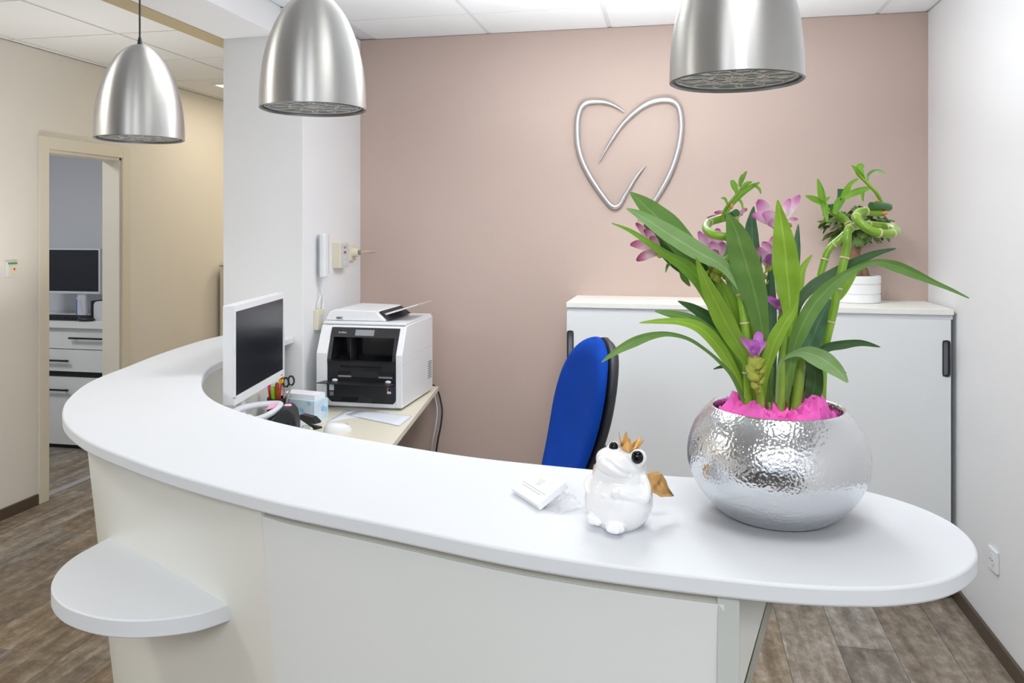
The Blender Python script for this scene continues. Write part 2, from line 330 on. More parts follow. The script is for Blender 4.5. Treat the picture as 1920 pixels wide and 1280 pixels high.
# ------------------------------------------------------------------ mesh builder
class MB:
    def __init__(s): s.v = []; s.f = []; s.uv = {}
    def add(s, vs_, fs):
        o = len(s.v); s.v += [Vector(p) for p in vs_]
        s.f += [tuple(i + o for i in f) for f in fs]
        return o
    def box(s, x0, y0, z0, x1, y1, z1):
        s.add([(x0, y0, z0), (x1, y0, z0), (x1, y1, z0), (x0, y1, z0), (x0, y0, z1), (x1, y0, z1), (x1, y1, z1), (x0, y1, z1)],
              [(3, 2, 1, 0), (4, 5, 6, 7), (0, 1, 5, 4), (1, 2, 6, 5), (2, 3, 7, 6), (3, 0, 4, 7)])
        return s
    def prism(s, poly, axis, a, b):
        """polygon in the two other axes, extruded along axis from a to b"""
        def P(p, t):
            return {'x': (t, p[0], p[1]), 'y': (p[0], t, p[1]), 'z': (p[0], p[1], t)}[axis]
        n = len(poly)
        s.add([P(p, a) for p in poly] + [P(p, b) for p in poly],
              [tuple(range(n))[::-1], tuple(range(n, 2 * n))] + [(i, (i + 1) % n, n + (i + 1) % n, n + i) for i in range(n)])
        return s
    def lathe(s, prof, n=32, cx=0, cy=0, z0=0, cap0=False, cap1=False):
        vs_, fs = [], []
        for r, z in prof:
            for i in range(n):
                a = 2 * PI * i / n; vs_.append((cx + r * math.cos(a), cy + r * math.sin(a), z0 + z))
        for k in range(len(prof) - 1):
            for i in range(n):
                j = (i + 1) % n; fs.append((k * n + i, k * n + j, (k + 1) * n + j, (k + 1) * n + i))
        if cap0: fs.append(tuple(range(n))[::-1])
        if cap1: fs.append(tuple((len(prof) - 1) * n + i for i in range(n)))
        s.add(vs_, fs); return s
    def tube(s, pts, rad, n=8, closed=False, flat=1.0):
        pts = [Vector(p) for p in pts]; m = len(pts)
        if not hasattr(rad, '__len__'): rad = [rad] * m
        T = []
        for i in range(m):
            if closed: t = pts[(i + 1) % m] - pts[i - 1]
            else: t = pts[min(i + 1, m - 1)] - pts[max(i - 1, 0)]
            T.append(t.normalized() if t.length > 1e-9 else Vector((0, 0, 1)))
        up = Vector((0, 0, 1)) if abs(T[0].z) < 0.9 else Vector((1, 0, 0))
        nrm = T[0].cross(up).normalized()
        vs_, fs = [], []
        for i in range(m):
            nrm = (nrm - T[i] * nrm.dot(T[i]))
            nrm = nrm.normalized() if nrm.length > 1e-6 else T[i].orthogonal().normalized()
            bi = T[i].cross(nrm)
            for k in range(n):
                a = 2 * PI * k / n
                vs_.append(pts[i] + (nrm * math.cos(a) + bi * math.sin(a) * flat) * rad[i])
        for i in range(m if closed else m - 1):
            ii = (i + 1) % m
            for k in range(n):
                kk = (k + 1) % n; fs.append((i * n + k, i * n + kk, ii * n + kk, ii * n + k))
        if not closed:
            fs.append(tuple(range(n))[::-1]); fs.append(tuple((m - 1) * n + k for k in range(n)))
        s.add(vs_, fs); return s
    def ball(s, c, r, nu=20, nv=12, rot=None):
        if not hasattr(r, '__len__'): r = (r, r, r)
        c = Vector(c); vs_ = [Vector((0, 0, -r[2]))]
        for j in range(1, nv):
            ph = -PI / 2 + PI * j / nv
            for i in range(nu):
                a = 2 * PI * i / nu
                vs_.append(Vector((r[0] * math.cos(ph) * math.cos(a), r[1] * math.cos(ph) * math.sin(a), r[2] * math.sin(ph))))
        vs_.append(Vector((0, 0, r[2])))
        fs = []
        for i in range(nu): fs.append((0, 1 + (i + 1) % nu, 1 + i))
        for j in range(nv - 2):
            for i in range(nu):
                a = 1 + j * nu; fs.append((a + i, a + (i + 1) % nu, a + nu + (i + 1) % nu, a + nu + i))
        t = len(vs_) - 1; a = 1 + (nv - 2) * nu
        for i in range(nu): fs.append((a + i, a + (i + 1) % nu, t))
        if rot is not None: vs_ = [rot @ p for p in vs_]
        s.add([p + c for p in vs_], fs); return s
    def grid(s, fn, nu, nv, uv=False):
        """fn(a, b) with a, b in 0..1 -> point"""
        o = s.add([fn(i / nu, j / nv) for j in range(nv + 1) for i in range(nu + 1)],
                  [(j * (nu + 1) + i, j * (nu + 1) + i + 1, (j + 1) * (nu + 1) + i + 1, (j + 1) * (nu + 1) + i) for j in range(nv) for i in range(nu)])
        if uv:
            for j in range(nv + 1):
                for i in range(nu + 1): s.uv[o + j * (nu + 1) + i] = (i / nu, j / nv)
        return s
    def build(s, name, material, parent=None, loc=None, smooth=40, bevel=0.0, segs=2, origin=None, solid=0.0):
        me = bpy.data.meshes.new(name)
        vs_ = s.v
        if origin is not None: vs_ = [p - Vector(origin) for p in vs_]
        me.from_pydata([tuple(p) for p in vs_], [], s.f)
        bm = bmesh.new(); bm.from_mesh(me)
        if not s.uv: bmesh.ops.recalc_face_normals(bm, faces=bm.faces)
        bm.to_mesh(me); bm.free()
        if s.uv:
            ul = me.uv_layers.new(name='UVMap')
            for lp in me.loops: ul.data[lp.index].uv = s.uv.get(lp.vertex_index, (0, 0))
        if smooth:
            for p in me.polygons: p.use_smooth = True
            if smooth < 180: me.set_sharp_from_angle(angle=math.radians(smooth))
        me.materials.append(material)
        o = bpy.data.objects.new(name, me); col.objects.link(o)
        if parent: o.parent = parent
        if origin is not None: o.location = origin
        if loc is not None: o.location = loc
        if solid:
            md = o.modifiers.new('thickness', 'SOLIDIFY'); md.thickness = solid; md.offset = 0
        if bevel:
            md = o.modifiers.new('edges', 'BEVEL'); md.width = bevel; md.segments = segs; md.limit_method = 'ANGLE'; md.angle_limit = math.radians(35)
            md.harden_normals = False
        return o

def thing(name, label, cat, loc=(0, 0, 0), rz=0.0, group=None):
    o = bpy.data.objects.new(name, None); col.objects.link(o); o.location = loc; o.rotation_euler = (0, 0, rz)
    o.empty_display_size = 0.05
    o['label'] = label; o['category'] = cat
    if group: o['group'] = group
    return o
def tag(o, label, cat, group=None):
    o['label'] = label; o['category'] = cat
    if group: o['group'] = group
    return o
def struct(o):
    o['kind'] = 'structure'; return o
def tri(name, body, material, parent, loc, rot, size, depth=0.0004, align='CENTER'):
    cu = bpy.data.curves.new(name, 'FONT'); cu.body = body; cu.size = size; cu.extrude = depth; cu.align_x = align; cu.align_y = 'CENTER'
    cu.materials.append(material)
    t_ = bpy.data.objects.new(name, cu); col.objects.link(t_)
    bpy.context.view_layer.update()
    me = bpy.data.meshes.new_from_object(t_.evaluated_get(bpy.context.evaluated_depsgraph_get()))
    bpy.data.objects.remove(t_)
    o = bpy.data.objects.new(name, me); col.objects.link(o); o.location = loc; o.rotation_euler = rot
    if parent: o.parent = parent
    return o
def copy_tree(o, parent=None):
    c = o.copy(); col.objects.link(c); c.parent = parent
    for ch in list(o.children): copy_tree(ch, c)
    return c
def spline(pts, k=8, closed=False):
    pts = [Vector(p) for p in pts]; n = len(pts); out = []
    for i in range(n if closed else n - 1):
        g = lambda j: pts[j % n] if closed else pts[max(0, min(n - 1, j))]
        p0, p1, p2, p3 = g(i - 1), g(i), g(i + 1), g(i + 2)
        for q in range(k):
            t = q / k
            out.append(0.5 * ((2 * p1) + (p2 - p0) * t + (2 * p0 - 5 * p1 + 4 * p2 - p3) * t * t + (3 * p1 - p0 - 3 * p2 + p3) * t ** 3))
    if not closed: out.append(pts[-1].copy())
    return out
def lerp_list(vals, k):
    out = []
    for i in range(len(vals) - 1):
        for q in range(k): out.append(vals[i] + (vals[i + 1] - vals[i]) * q / k)
    return out + [vals[-1]]
def rrect(x0, z0, x1, z1, r, n=5):
    out = []
    for cx, cz, a0 in ((x1 - r, z1 - r, 0), (x0 + r, z1 - r, 90), (x0 + r, z0 + r, 180), (x1 - r, z0 + r, 270)):
        for i in range(n + 1):
            a = math.radians(a0 + 90 * i / n); out.append((cx + r * math.cos(a), cz + r * math.sin(a)))
    return out

# ================================================================== SETTING
XR, XL, YB = 1.141, -3.515, 4.03           # right wall, left wall, back wall
CX0, CX1, CY = -2.06, -1.66, 3.357         # column
YF, YH = -4.0, 7.6                         # wall behind the camera, end of the hall

DY0, DY1, DZ = 3.925, 4.545, 2.0           # doorway in the left wall
IR_X, IR_Y0, IR_Y1 = -5.6, 2.6, 5.42       # side room behind it

floor = struct(MB().box(IR_X - 0.1, YF - 0.1, -0.10, XR + 0.1, YH + 0.1, -0.004).build('floor', M['subfloor'], smooth=0))
PW, PL = 0.197, 1.22
pm = MB().box(-PW / 2 + 0.0008, -PL / 2 + 0.0008, -0.004, PW / 2 - 0.0008, PL / 2 - 0.0008, 0.0)
proto = None
jp = onz(1571, 1210, 0)                    # one joint corner that the photograph shows
ncol0 = math.floor((IR_X - jp.x) / PW)
i = ncol0
random.seed(21)
while jp.x + i * PW < XR - 0.01:
    xc = jp.x + (i + 0.5) * PW
    off = 0.0 if i == 0 else random.choice([0.15, 0.32, 0.47, 0.61, 0.78, 0.9]) * PL
    y = jp.y + off - math.ceil((jp.y + off - 0.2) / PL) * PL
    y_end = YH if xc < -1.6 else YB
    if xc < XL: y = jp.y + off - PL * math.ceil((jp.y + off - IR_Y0) / PL); y_end = IR_Y1
    while y < y_end:
        if proto is None:
            proto = pm.build('plank', M['wood'], floor, smooth=0); o = proto
        else:
            o = proto.copy(); col.objects.link(o)
        o.location = (xc, y + PL / 2, 0)
        o.parent = floor
        y += PL
    i += 1

# walls
struct(MB().box(XR, YF, 0, XR + 0.12, YB, CEIL).build('wall_right', M['paint'], smooth=0))
struct(MB().box(CX1 - 0.1, YB, 0, XR + 0.12, YB + 0.12, CEIL).build('wall_back', M['taupe'], smooth=0))
struct(MB().box(XL - 0.12, YF, 0, XL, DY0, CEIL).box(XL - 0.12, DY1, 0, XL, YH, CEIL).box(XL - 0.12, DY0, DZ, XL, DY1, CEIL).build('wall_left', M['hallpaint'], smooth=0))
struct(MB().box(XL - 0.12, YH, 0, CX0 + 0.1, YH + 0.12, CEIL).build('wall_hall_end', M['hallpaint'], smooth=0))
struct(MB().box(CX0, YB, 0, CX0 + 0.1, YH, CEIL).build('wall_hall_right', M['hallpaint'], smooth=0))
struct(MB().box(CX0, CY, 0, CX1, YB, CEIL).build('column', M['paint'], smooth=0, bevel=0.004))
# unseen rear wall, dark for reflections, with an added window opening
WX0, WX1, WZ0, WZ1 = -2.7, 0.7, 0.9, 2.4
struct(MB().box(XL - 0.12, YF - 0.12, 0, WX0, YF, CEIL).box(WX1, YF - 0.12, 0, XR + 0.12, YF, CEIL).box(WX0, YF - 0.12, 0, WX1, YF, WZ0).box(WX0, YF - 0.12, WZ1, WX1, YF, CEIL).build('wall_front', M['rearwall'], smooth=0))
wf = MB()
for xx in (WX0, WX0 + 1.1, WX0 + 2.2, WX1 - 0.06): wf.box(xx, YF - 0.09, WZ0, xx + 0.06, YF - 0.03, WZ1)
wf.box(WX0, YF - 0.09, WZ0, WX1, YF - 0.03, WZ0 + 0.06).box(WX0, YF - 0.09, WZ1 - 0.06, WX1, YF - 0.03, WZ1)
win = struct(wf.build('added_window', M['plastic'], smooth=0))
for k in range(3):
    x0 = WX0 + 1.1 * k + 0.06
    MB().box(x0, YF - 0.066, WZ0 + 0.06, min(x0 + 1.04, WX1 - 0.06), YF - 0.06, WZ1 - 0.06).build('pane', M['glass'], win, smooth=0)
# side room shell
struct(MB().box(IR_X, IR_Y1, 0, XL - 0.12, IR_Y1 + 0.1, CEIL).build('wall_side_room_back', M['greywall'], smooth=0))
struct(MB().box(IR_X - 0.1, IR_Y0, 0, IR_X, IR_Y1 + 0.1, CEIL).build('wall_side_room_left', M['greywall'], smooth=0))
struct(MB().box(IR_X, IR_Y0 - 0.1, 0, XL - 0.12, IR_Y0, CEIL).build('wall_side_room_front', M['greywall'], smooth=0))

# ceiling: a grid of bars with a lay-in tile in every bay
ceil_ = struct(MB().box(IR_X - 0.1, YF - 0.12, CEIL + 0.004, XR + 0.12, YH + 0.12, CEIL + 0.08).build('ceiling', M['tbar'], smooth=0))
TS = 0.625
gx = onz(904.7, 51.6, CEIL).x; gy = onz(890, 25.8, CEIL).y
def tile(x0, y0, x1, y1):
    if x1 - x0 < 0.05 or y1 - y0 < 0.05: return
    g = 0.011
    MB().box(x0 + g, y0 + 0.005, CEIL, x1 - g, y1 - 0.005, CEIL + 0.006).build('ceiling_tile', M['tile'], ceil_, smooth=0)
def inlet(x0, y0, x1, y1, lights):
    return any(x0 < lx < x1 and y0 < ly < y1 for lx, ly in lights)
nx0 = math.floor((XL - gx) / TS)
for a in range(nx0, 12):
    for b in range(-14, 10):
        x0, y0 = gx + a * TS, gy + b * TS; x1, y1 = x0 + TS, y0 + TS
        if x0 >= XR or y1 <= -0.6 or x1 <= XL: continue
        X0, X1, Y0, Y1 = max(x0, XL), min(x1, XR), max(y0, YF), min(y1, YH)
        if X1 <= CX0 + 0.001:
            if Y0 < Y1: tile(X0, Y0, X1, Y1)
        else:
            if X0 < CX0:
                tile(X0, Y0, CX0, Y1); X0 = CX0
            X0 = max(X0, -1.77); Y1 = min(Y1, YB)
            if Y0 < Y1 and X0 < X1:
                if X0 < CX1 and Y1 > CY: Y1 = min(Y1, CY)
                if Y0 < Y1: tile(X0, Y0, X1, Y1)
SOF = 2.424
beam = struct(MB().box(CX0, YF, SOF, -1.77, CY, CEIL + 0.004).build('beam', M['paint'], smooth=0, bevel=0.003))
struct(MB().box(CX0 - 0.055, YF, SOF - 0.002, CX0 - 0.0005, YH, SOF + 0.012).box(CX0 - 0.118, YF, SOF + 0.004, CX0 - 0.055, YH, SOF + 0.018).box(CX0 - 0.118, YF, SOF + 0.018, CX0 - 0.10, YH, CEIL + 0.002).build('trim_1', M['trimtan'], smooth=0))

# skirting
struct(MB().box(XR - 0.014, YF, 0, XR - 0.0005, YB, 0.06).build('baseboard_right', M['skirting'], smooth=0, bevel=0.002))
struct(MB().box(CX1 + 0.001, YB - 0.014, 0, XR - 0.014, YB - 0.0005, 0.06).build('baseboard_back', M['skirting'], smooth=0, bevel=0.002))
struct(MB().box(XL + 0.0005, YF, 0, XL + 0.014, DY0 - 0.075, 0.06).box(XL + 0.0005, DY1 + 0.075, 0, XL + 0.014, YH, 0.06).build('baseboard_left', M['skirting'], smooth=0, bevel=0.002))

# doorway: casing, jamb lining, threshold
door = struct(MB().box(XL, DY0 - 0.07, 0, XL + 0.016, DY0, DZ + 0.07).box(XL, DY1, 0, XL + 0.016, DY1 + 0.07, DZ + 0.07).box(XL, DY0, DZ, XL + 0.016, DY1, DZ + 0.07).build('door_1', M['casing'], smooth=0, bevel=0.003))
MB().box(XL - 0.125, DY0 - 0.0, 0, XL, DY0 + 0.018, DZ).box(XL - 0.125, DY1 - 0.018, 0, XL, DY1, DZ).box(XL - 0.125, DY0, DZ - 0.018, XL, DY1, DZ).build('door_lining', M['casing'], door, smooth=0, bevel=0.002)
MB().box(XL - 0.075, DY0 + 0.018, 0.0, XL - 0.03, DY1 - 0.018, 0.006).build('threshold', M['steel'], door, smooth=0)

# added unseen door in the right wall, dark for the pot to reflect
d2 = struct(MB().box(XR - 0.020, -2.05, 0, XR - 0.0005, -1.15, 2.02).build('added_door', mat('added_door_dark', (70, 66, 64), 0.5, bump=0.05, var=0.1, vscale=6, stretch=(1, 1, 0.2)), smooth=0, bevel=0.002))
MB().box(XR - 0.03, -2.13, 0, XR - 0.0005, -2.05, 2.1).box(XR - 0.03, -1.15, 0, XR - 0.0005, -1.07, 2.1).box(XR - 0.03, -2.05, 2.02, XR - 0.0005, -1.15, 2.1).build('added_door_casing', M['casing'], d2, smooth=0)
MB().tube([(XR - 0.02, -1.25, 1.05), (XR - 0.07, -1.25, 1.05), (XR - 0.07, -1.38, 1.05)], 0.009, 10).build('added_door_handle', M['steel'], d2)

# luminaires: all but the one behind the column are added, out of view
def ceiling_panel(x, y, lab, m, grp=None):
    t = thing('ceiling_light', lab, 'light', (x, y, CEIL), group=grp)
    MB().prism(rrect(-0.31, -0.31, 0.31, 0.31, 0.004, 1), 'z', -0.006, 0.0).build('frame', M['plastic'], t, smooth=0)
    MB().box(-0.285, -0.285, -0.0075, 0.285, 0.285, -0.0055).build('diffuser', m, t, smooth=0)
    return t
for (x, y), lb_ in zip(FILL_PANELS, ('over the inner curve of the counter', 'over the rounded counter end', 'near the rear window, on the hall side', 'near the rear window and the right wall', 'over the blue chair before the cabinet', 'second from the rear window, on the hall side', 'second from the rear window, by the right wall')):
    ceiling_panel(x, y, 'added square white ceiling panel light ' + lb_, M['lampface'], 'added reception ceiling lights')
ceiling_panel(HALL[0][0], HALL[0][1], 'warm square ceiling light in the hall behind the column', M['lampwarm'])
ceiling_panel(HALL[1][0], HALL[1][1], 'added square ceiling light over the floor left of the counter', M['lampwarm'])
ceiling_panel(HALL[2][0], HALL[2][1], 'added warm square ceiling light at the far hall end', M['lampwarm'])
ceiling_panel(-4.6, 3.6, 'added square ceiling light inside the side room', M['lampface'])

# ================================================================== RECEPTION COUNTER
HC, ST_ = 1.055, 0.0285
ZU = HC - ST_
outer_px = [(417.6, 630), (358.5, 643.6), (295, 664), (236, 688), (190, 705), (156, 721.6), (131, 743), (120, 757), (116, 776), (122, 793), (139, 810), (169, 829), (219, 850), (295, 878), (380, 903.5), (480, 930), (562, 949), (720, 980.5), (873, 1013), (982, 1034), (1103, 1053), (1240, 1071), (1376, 1086.5), (1512, 1098.7), (1625, 1102), (1693, 1099), (1761, 1089), (1806, 1071), (1829, 1051), (1834, 1034), (1824, 1012), (1802, 990), (1775, 972), (1729, 951), (1684, 935.6)]
inner_px = [(1648, 925.5), (1616, 918), (1540, 906.5), (1420, 899), (1299, 893.5), (1240, 890), (1117, 879.8), (1024, 871), (930, 861.3), (850, 851), (745, 834), (670, 821), (595, 807.5), (520, 791), (464, 775.5), (415, 757.5), (392.5, 744), (381, 731), (377.5, 718), (379.4, 705), (392, 690), (415, 677)]
def P2(l): return [Vector(onz(u, v, HC)[:2]) for u, v in l]
op = P2(outer_px); ip = P2(inner_px)
op = [Vector((-2.05, CY - 0.001)), Vector((-2.055, 3.22))] + op[1:]
ip = ip + [Vector((-1.690, 3.0)), Vector((-1.702, 3.2)), Vector((-1.705, CY - 0.001))]
def smooth2(p, it=3):
    p = [q.copy() for q in p]
    for _ in range(it):
        q = [a.copy() for a in p]
        for k in range(1, len(p) - 1): q[k] = p[k] * 0.5 + (p[k - 1] + p[k + 1]) * 0.25
        p = q
    return p
loop = spline(op + ip, 5)
loop = smooth2(loop, 6)
counter = thing('reception_counter', 'curved white reception counter with a rounded end, in front of the taupe wall', 'counter', (0, 0, 0))
MB().prism([(p.x, p.y) for p in loop], 'z', ZU, HC).build('countertop', M['top'], counter, smooth=30, bevel=0.0045, segs=3)

nO = len(op) * 5
outl = loop[:nO]; inl = loop[nO:]
def offs(pl, fn):
    out = []
    for k, p in enumerate(pl):
        t = (pl[min(k + 1, len(pl) - 1)] - pl[max(k - 1, 0)]).normalized()
        out.append(p + Vector((-t.y, t.x)) * fn(p))      # inward is to the left of travel
    return out
def inset(p):
    a = max(0.0, min(1.0, (p.x + 1.6) / 0.9))
    return 0.052 * (1 - a) + 0.016 * a
PA, PB = Vector((-1.272, 1.656)), Vector((-0.764, 1.373))
body_o = offs(outl, inset)
XPOST = 0.052
segL = [p for p in body_o if p.y > 1.715 and p.x < -1.25] + [PA]
segR = [PB] + [p for p in body_o if -0.735 < p.x < 0.042 and p.y < 1.5]
segR.append(segR[-1] + (segR[-1] - segR[-3]).normalized() * ((0.0655 - segR[-1].x) / (segR[-1] - segR[-3]).normalized().x))
def panel(poly, z0, z1, thick, taper, name, m, parent):
    """a standing board along poly, leaning in towards its foot"""
    nn = []
    for k in range(len(poly)):
        t = (poly[min(k + 1, len(poly) - 1)] - poly[max(k - 1, 0)]).normalized(); nn.append(Vector((-t.y, t.x)))
    mb = MB(); vs_ = []
    for k, p in enumerate(poly):
        for z, th_ in ((z1, 0), (z0, 0), (z0, thick), (z1, thick)):
            q = p + nn[k] * (taper * (ZU - z) + th_); vs_.append((q.x, q.y, z))
    n = len(poly); fs = [(0, 1, 2, 3), tuple((n - 1) * 4 + j for j in (3, 2, 1, 0))]
    for k in range(n - 1):
        for j in range(4):
            jj = (j + 1) % 4; fs.append((k * 4 + j, k * 4 + jj, (k + 1) * 4 + jj, (k + 1) * 4 + j))
    mb.add(vs_, fs)
    return mb.build(name, m, parent, smooth=30)
TP = 0.098
def rail_drop(n): return ZU - n
fpL = panel(segL + [PA.lerp(PB, 0.03), PA.lerp(PB, 0.5), PB - (PB - PA).normalized() * 0.002], 0.0, ZU, 0.02, TP, 'front_panel', M['body'], counter)
fpR = panel(segR, 0.0, ZU - 0.0165, 0.02, TP, 'front_panel', M['bodygrey'], counter)
inr = [p + (segR[min(k + 1, len(segR) - 1)] - segR[max(k - 1, 0)]).normalized().orthogonal() * 0.0 for k, p in enumerate(segR)]
nn_ = offs(segR, lambda p: 0.007)
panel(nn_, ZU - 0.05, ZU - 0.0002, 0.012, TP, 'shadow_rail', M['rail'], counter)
# inner face of the counter, seen beside the monitor
body_i = offs(inl, lambda p: 0.03)
seg_i = [p for p in body_i if p.x < XPOST and p.y < CY - 0.03]
panel(seg_i, 0.0, ZU, 0.018, 0.0, 'inner_panel', M['body'], counter)
# end post and the slanted support board behind it
pe = segR[-1]
pa = onz(1346, 1126, ZU - 0.001)
a0 = at(1345, 1126, 1.148); a1 = at(1387, 1128, 1.142)
tdir = Vector((a1.x - a0.x, a1.y - a0.y)); ndir = Vector((-tdir.y, tdir.x)).normalized()
pl = [Vector((a0.x, a0.y)), Vector((a1.x, a1.y))]
mb = MB()
q0, q1 = pl; q2, q3 = q1 + ndir * 0.26, q0 + ndir * 0.26
vs_ = []
for z in (0.0, ZU - 0.0002):
    for k, q in enumerate((q0, q1, q2, q3)):
        s_ = 0.03 * (ZU - z) if k in (0, 1) else 0
        vs_.append((q.x + ndir.x * s_, q.y + ndir.y * s_, z))
mb.add(vs_, [(3, 2, 1, 0), (4, 5, 6, 7), (0, 1, 5, 4), (1, 2, 6, 5), (2, 3, 7, 6), (3, 0, 4, 7)])
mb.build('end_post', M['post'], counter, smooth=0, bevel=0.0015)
ys = 1.40
e0 = ony(1441, 1130, ys); e1 = ony(1385, 1280, ys)
sl = (e0.x - e1.x) / (e0.z - e1.z)
xt = e0.x + sl * (ZU - e0.z)
xb = a1.x - 0.002
zb = e1.z - (e1.x - xb) / sl if e1.x > xb else e1.z
MB().prism([(xb, 0.0), (xb + 0.012, 0.0), (xb + 0.012, zb), (xt - 0.012, ZU - 0.0004), (xb, ZU - 0.0004)], 'y', ys, ys + 0.02).build('support_board', M['body'], counter, smooth=0)
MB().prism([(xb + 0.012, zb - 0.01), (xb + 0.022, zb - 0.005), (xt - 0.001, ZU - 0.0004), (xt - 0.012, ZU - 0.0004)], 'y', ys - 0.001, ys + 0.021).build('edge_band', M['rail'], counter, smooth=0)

# half-round bag shelf on the flat front panel
ZS = 0.787
nrm = Vector((-(PB - PA).y, (PB - PA).x)).normalized()
base_off = nrm * TP * (ZU - ZS)
def on_facet(u):
    dx, dy = dr(u); n = nrm; c0 = (PA + base_off).dot(n)
    t = c0 / (dx * n.x + dy * n.y); return Vector((dx * t, dy * t))
spx = [(560, 297), (460, 330), (380, 375), (310, 430), (267, 487), (255, 540), (275, 587), (330, 633), (420, 668), (520, 690), (640, 700), (760, 697), (880, 685), (1000, 665), (1134, 634)]
spw = [onz(x / 2.667, 900 + y / 2.667, ZS) for x, y in spx]
sA, sB = on_facet(208), on_facet(427)
mid_s = [Vector((p.x, p.y)) for p in spw[1:-1]]
poly = [(q.x, q.y) for q in [sA + nrm * 0.012] + spline([sA] + mid_s + [sB], 4) + [sB + nrm * 0.012]]
SHELF_T = 0.036
MB().prism(poly[::-1], 'z', ZS - SHELF_T, ZS).build('bag_shelf', M['top'], counter, smooth=30, bevel=0.003)

# ================================================================== PENDANT LAMPS
def pendant(u, v, Z, label, first=None):
    p = at(u, v, Z)
    if first:
        t = copy_tree(first); t.location = p; t['label'] = label; return t
    t = thing('pendant_lamp', label, 'lamp', p, group='pendant lamps over the counter')
    prof = [(0.110, 0), (0.1100, 0.015), (0.1092, 0.04), (0.1068, 0.07), (0.1025, 0.10), (0.0955, 0.13), (0.0855, 0.16), (0.072, 0.19), (0.055, 0.216), (0.037, 0.234), (0.018, 0.245), (0.006, 0.2485)]
    ps = spline([(r, z, 0) for r, z in prof], 3)
    pr = [(q.x, q.y) for q in ps]
    inner = [(r - 0.003, z) for r, z in pr[::-1] if r > 0.03]
    MB().lathe(pr, 64, cap1=True).build('shade', M['alu'], t, smooth=60)
    MB().lathe([(0.1102, 0.0), (0.1075, -0.0015), (0.105, 0.002), (0.105, 0.006), (0.1095, 0.006)], 64).build('rim', M['aludark'], t, smooth=30)
    MB().lathe([(0.0001, 0.0062), (0.1045, 0.0062), (0.1045, 0.0085), (0.0001, 0.0085)], 48).build('lens', M['lens'], t, smooth=30)
    rg = MB()
    def ring(cx, cy, r, tr=0.0012):
        rg.tube([(cx + r * math.cos(2 * PI * k / 20), cy + r * math.sin(2 * PI * k / 20), 0.0056) for k in range(20)], tr, 4, closed=True)
    ring(0, 0, 0.018)
    for k in range(6):
        a = PI / 3 * k; ring(0.030 * math.cos(a), 0.030 * math.sin(a), 0.024)
    for k in range(12):
        a = PI / 6 * k + 0.13; ring(0.072 * math.cos(a), 0.072 * math.sin(a), 0.025)
    ring(0, 0, 0.0995, 0.0014)
    rg.build('lens_pattern', M['lensline'], t, smooth=60)
    MB().lathe([(0.0075, 0.244), (0.0065, 0.25), (0.0045, 0.262), (0.003, 0.268)], 16, cap1=True).build('cord_grip', M['black'], t)
    MB().tube([(0, 0, 0.262), (0, 0, CEIL - p.z)], 0.0024, 8).build('cord', M['cable'], t)
    MB().lathe([(0.0001, CEIL - p.z - 0.03), (0.035, CEIL - p.z - 0.026), (0.045, CEIL - p.z - 0.012), (0.045, CEIL - p.z)], 32).build('ceiling_cup', M['alu'], t)
    return t
ZL = 1.55 + 0.243
def lampZ(v): return (ZL - EYE) * FPX / (VY - v)
L1 = pendant(262, 261, 2.10, 'smallest of the three brushed aluminium pendant lamps, its black cord showing')
L2 = pendant(587.5, 205, 1.69, 'brushed aluminium pendant lamp hanging between the column and the smallest lamp', L1)
L3 = pendant(1380, 153, 1.347, 'brushed aluminium pendant lamp above the silver flower pot, largest of three', L1)
for t in (L2, L3):
    hz = CEIL - t.location.z
    for ch in t.children:
        if ch.name.startswith('cord.') or ch.name.startswith('ceiling_cup'):
            ch.location.z += hz - (CEIL - L1.location.z)

# ================================================================== TOOTH-SHAPED WALL ORNAMENT (two metal strokes)
def zc(x, y): return (x / 5.333 + 1060, y / 5.333 + 160)
orn = thing('wall_ornament', 'silver heart-shaped tooth outline mounted on the taupe wall', 'ornament', ony(1180, 290, YB))
sA_ = [(590, 268), (500, 208), (400, 170), (300, 162), (215, 172), (158, 222), (127, 320), (119, 450), (130, 600), (165, 740), (230, 880), (310, 1010), (390, 1122), (450, 1195), (495, 1215), (540, 1195), (590, 1110), (650, 1010), (720, 900), (802, 800)]
wA = [5, 14, 20, 24, 27, 28, 29, 29, 28, 27, 26, 25, 24, 23, 23, 22, 19, 16, 12, 5]
sB_ = [(336, 772), (400, 650), (480, 520), (570, 392), (680, 282), (800, 195), (900, 155), (1010, 143), (1090, 168), (1140, 240), (1160, 380), (1150, 520), (1118, 680), (1060, 850), (980, 1010), (880, 1170), (800, 1270), (720, 1350)]
wB = [5, 12, 17, 20, 23, 26, 28, 29, 29, 28, 28, 27, 26, 25, 24, 21, 14, 5]
for pts, ws in ((sA_, wA), (sB_, wB)):
    P = [ony(*zc(*p), YB - 0.014) - orn.location for p in pts]
    sp = spline(P, 6); rr = [x / 5.333 / FPX * 4.05 for x in lerp_list(ws, 6)]
    MB().tube(sp, rr, 12).build('stroke', M['steel'], orn, smooth=80)
for q in ((119, 450), (495, 1215), (1160, 380)):
    p = ony(*zc(*q), YB) - orn.location
    MB().tube([p, p + Vector((0, -0.012, 0))], 0.004, 8).build('wall_pin', M['steel'], orn)

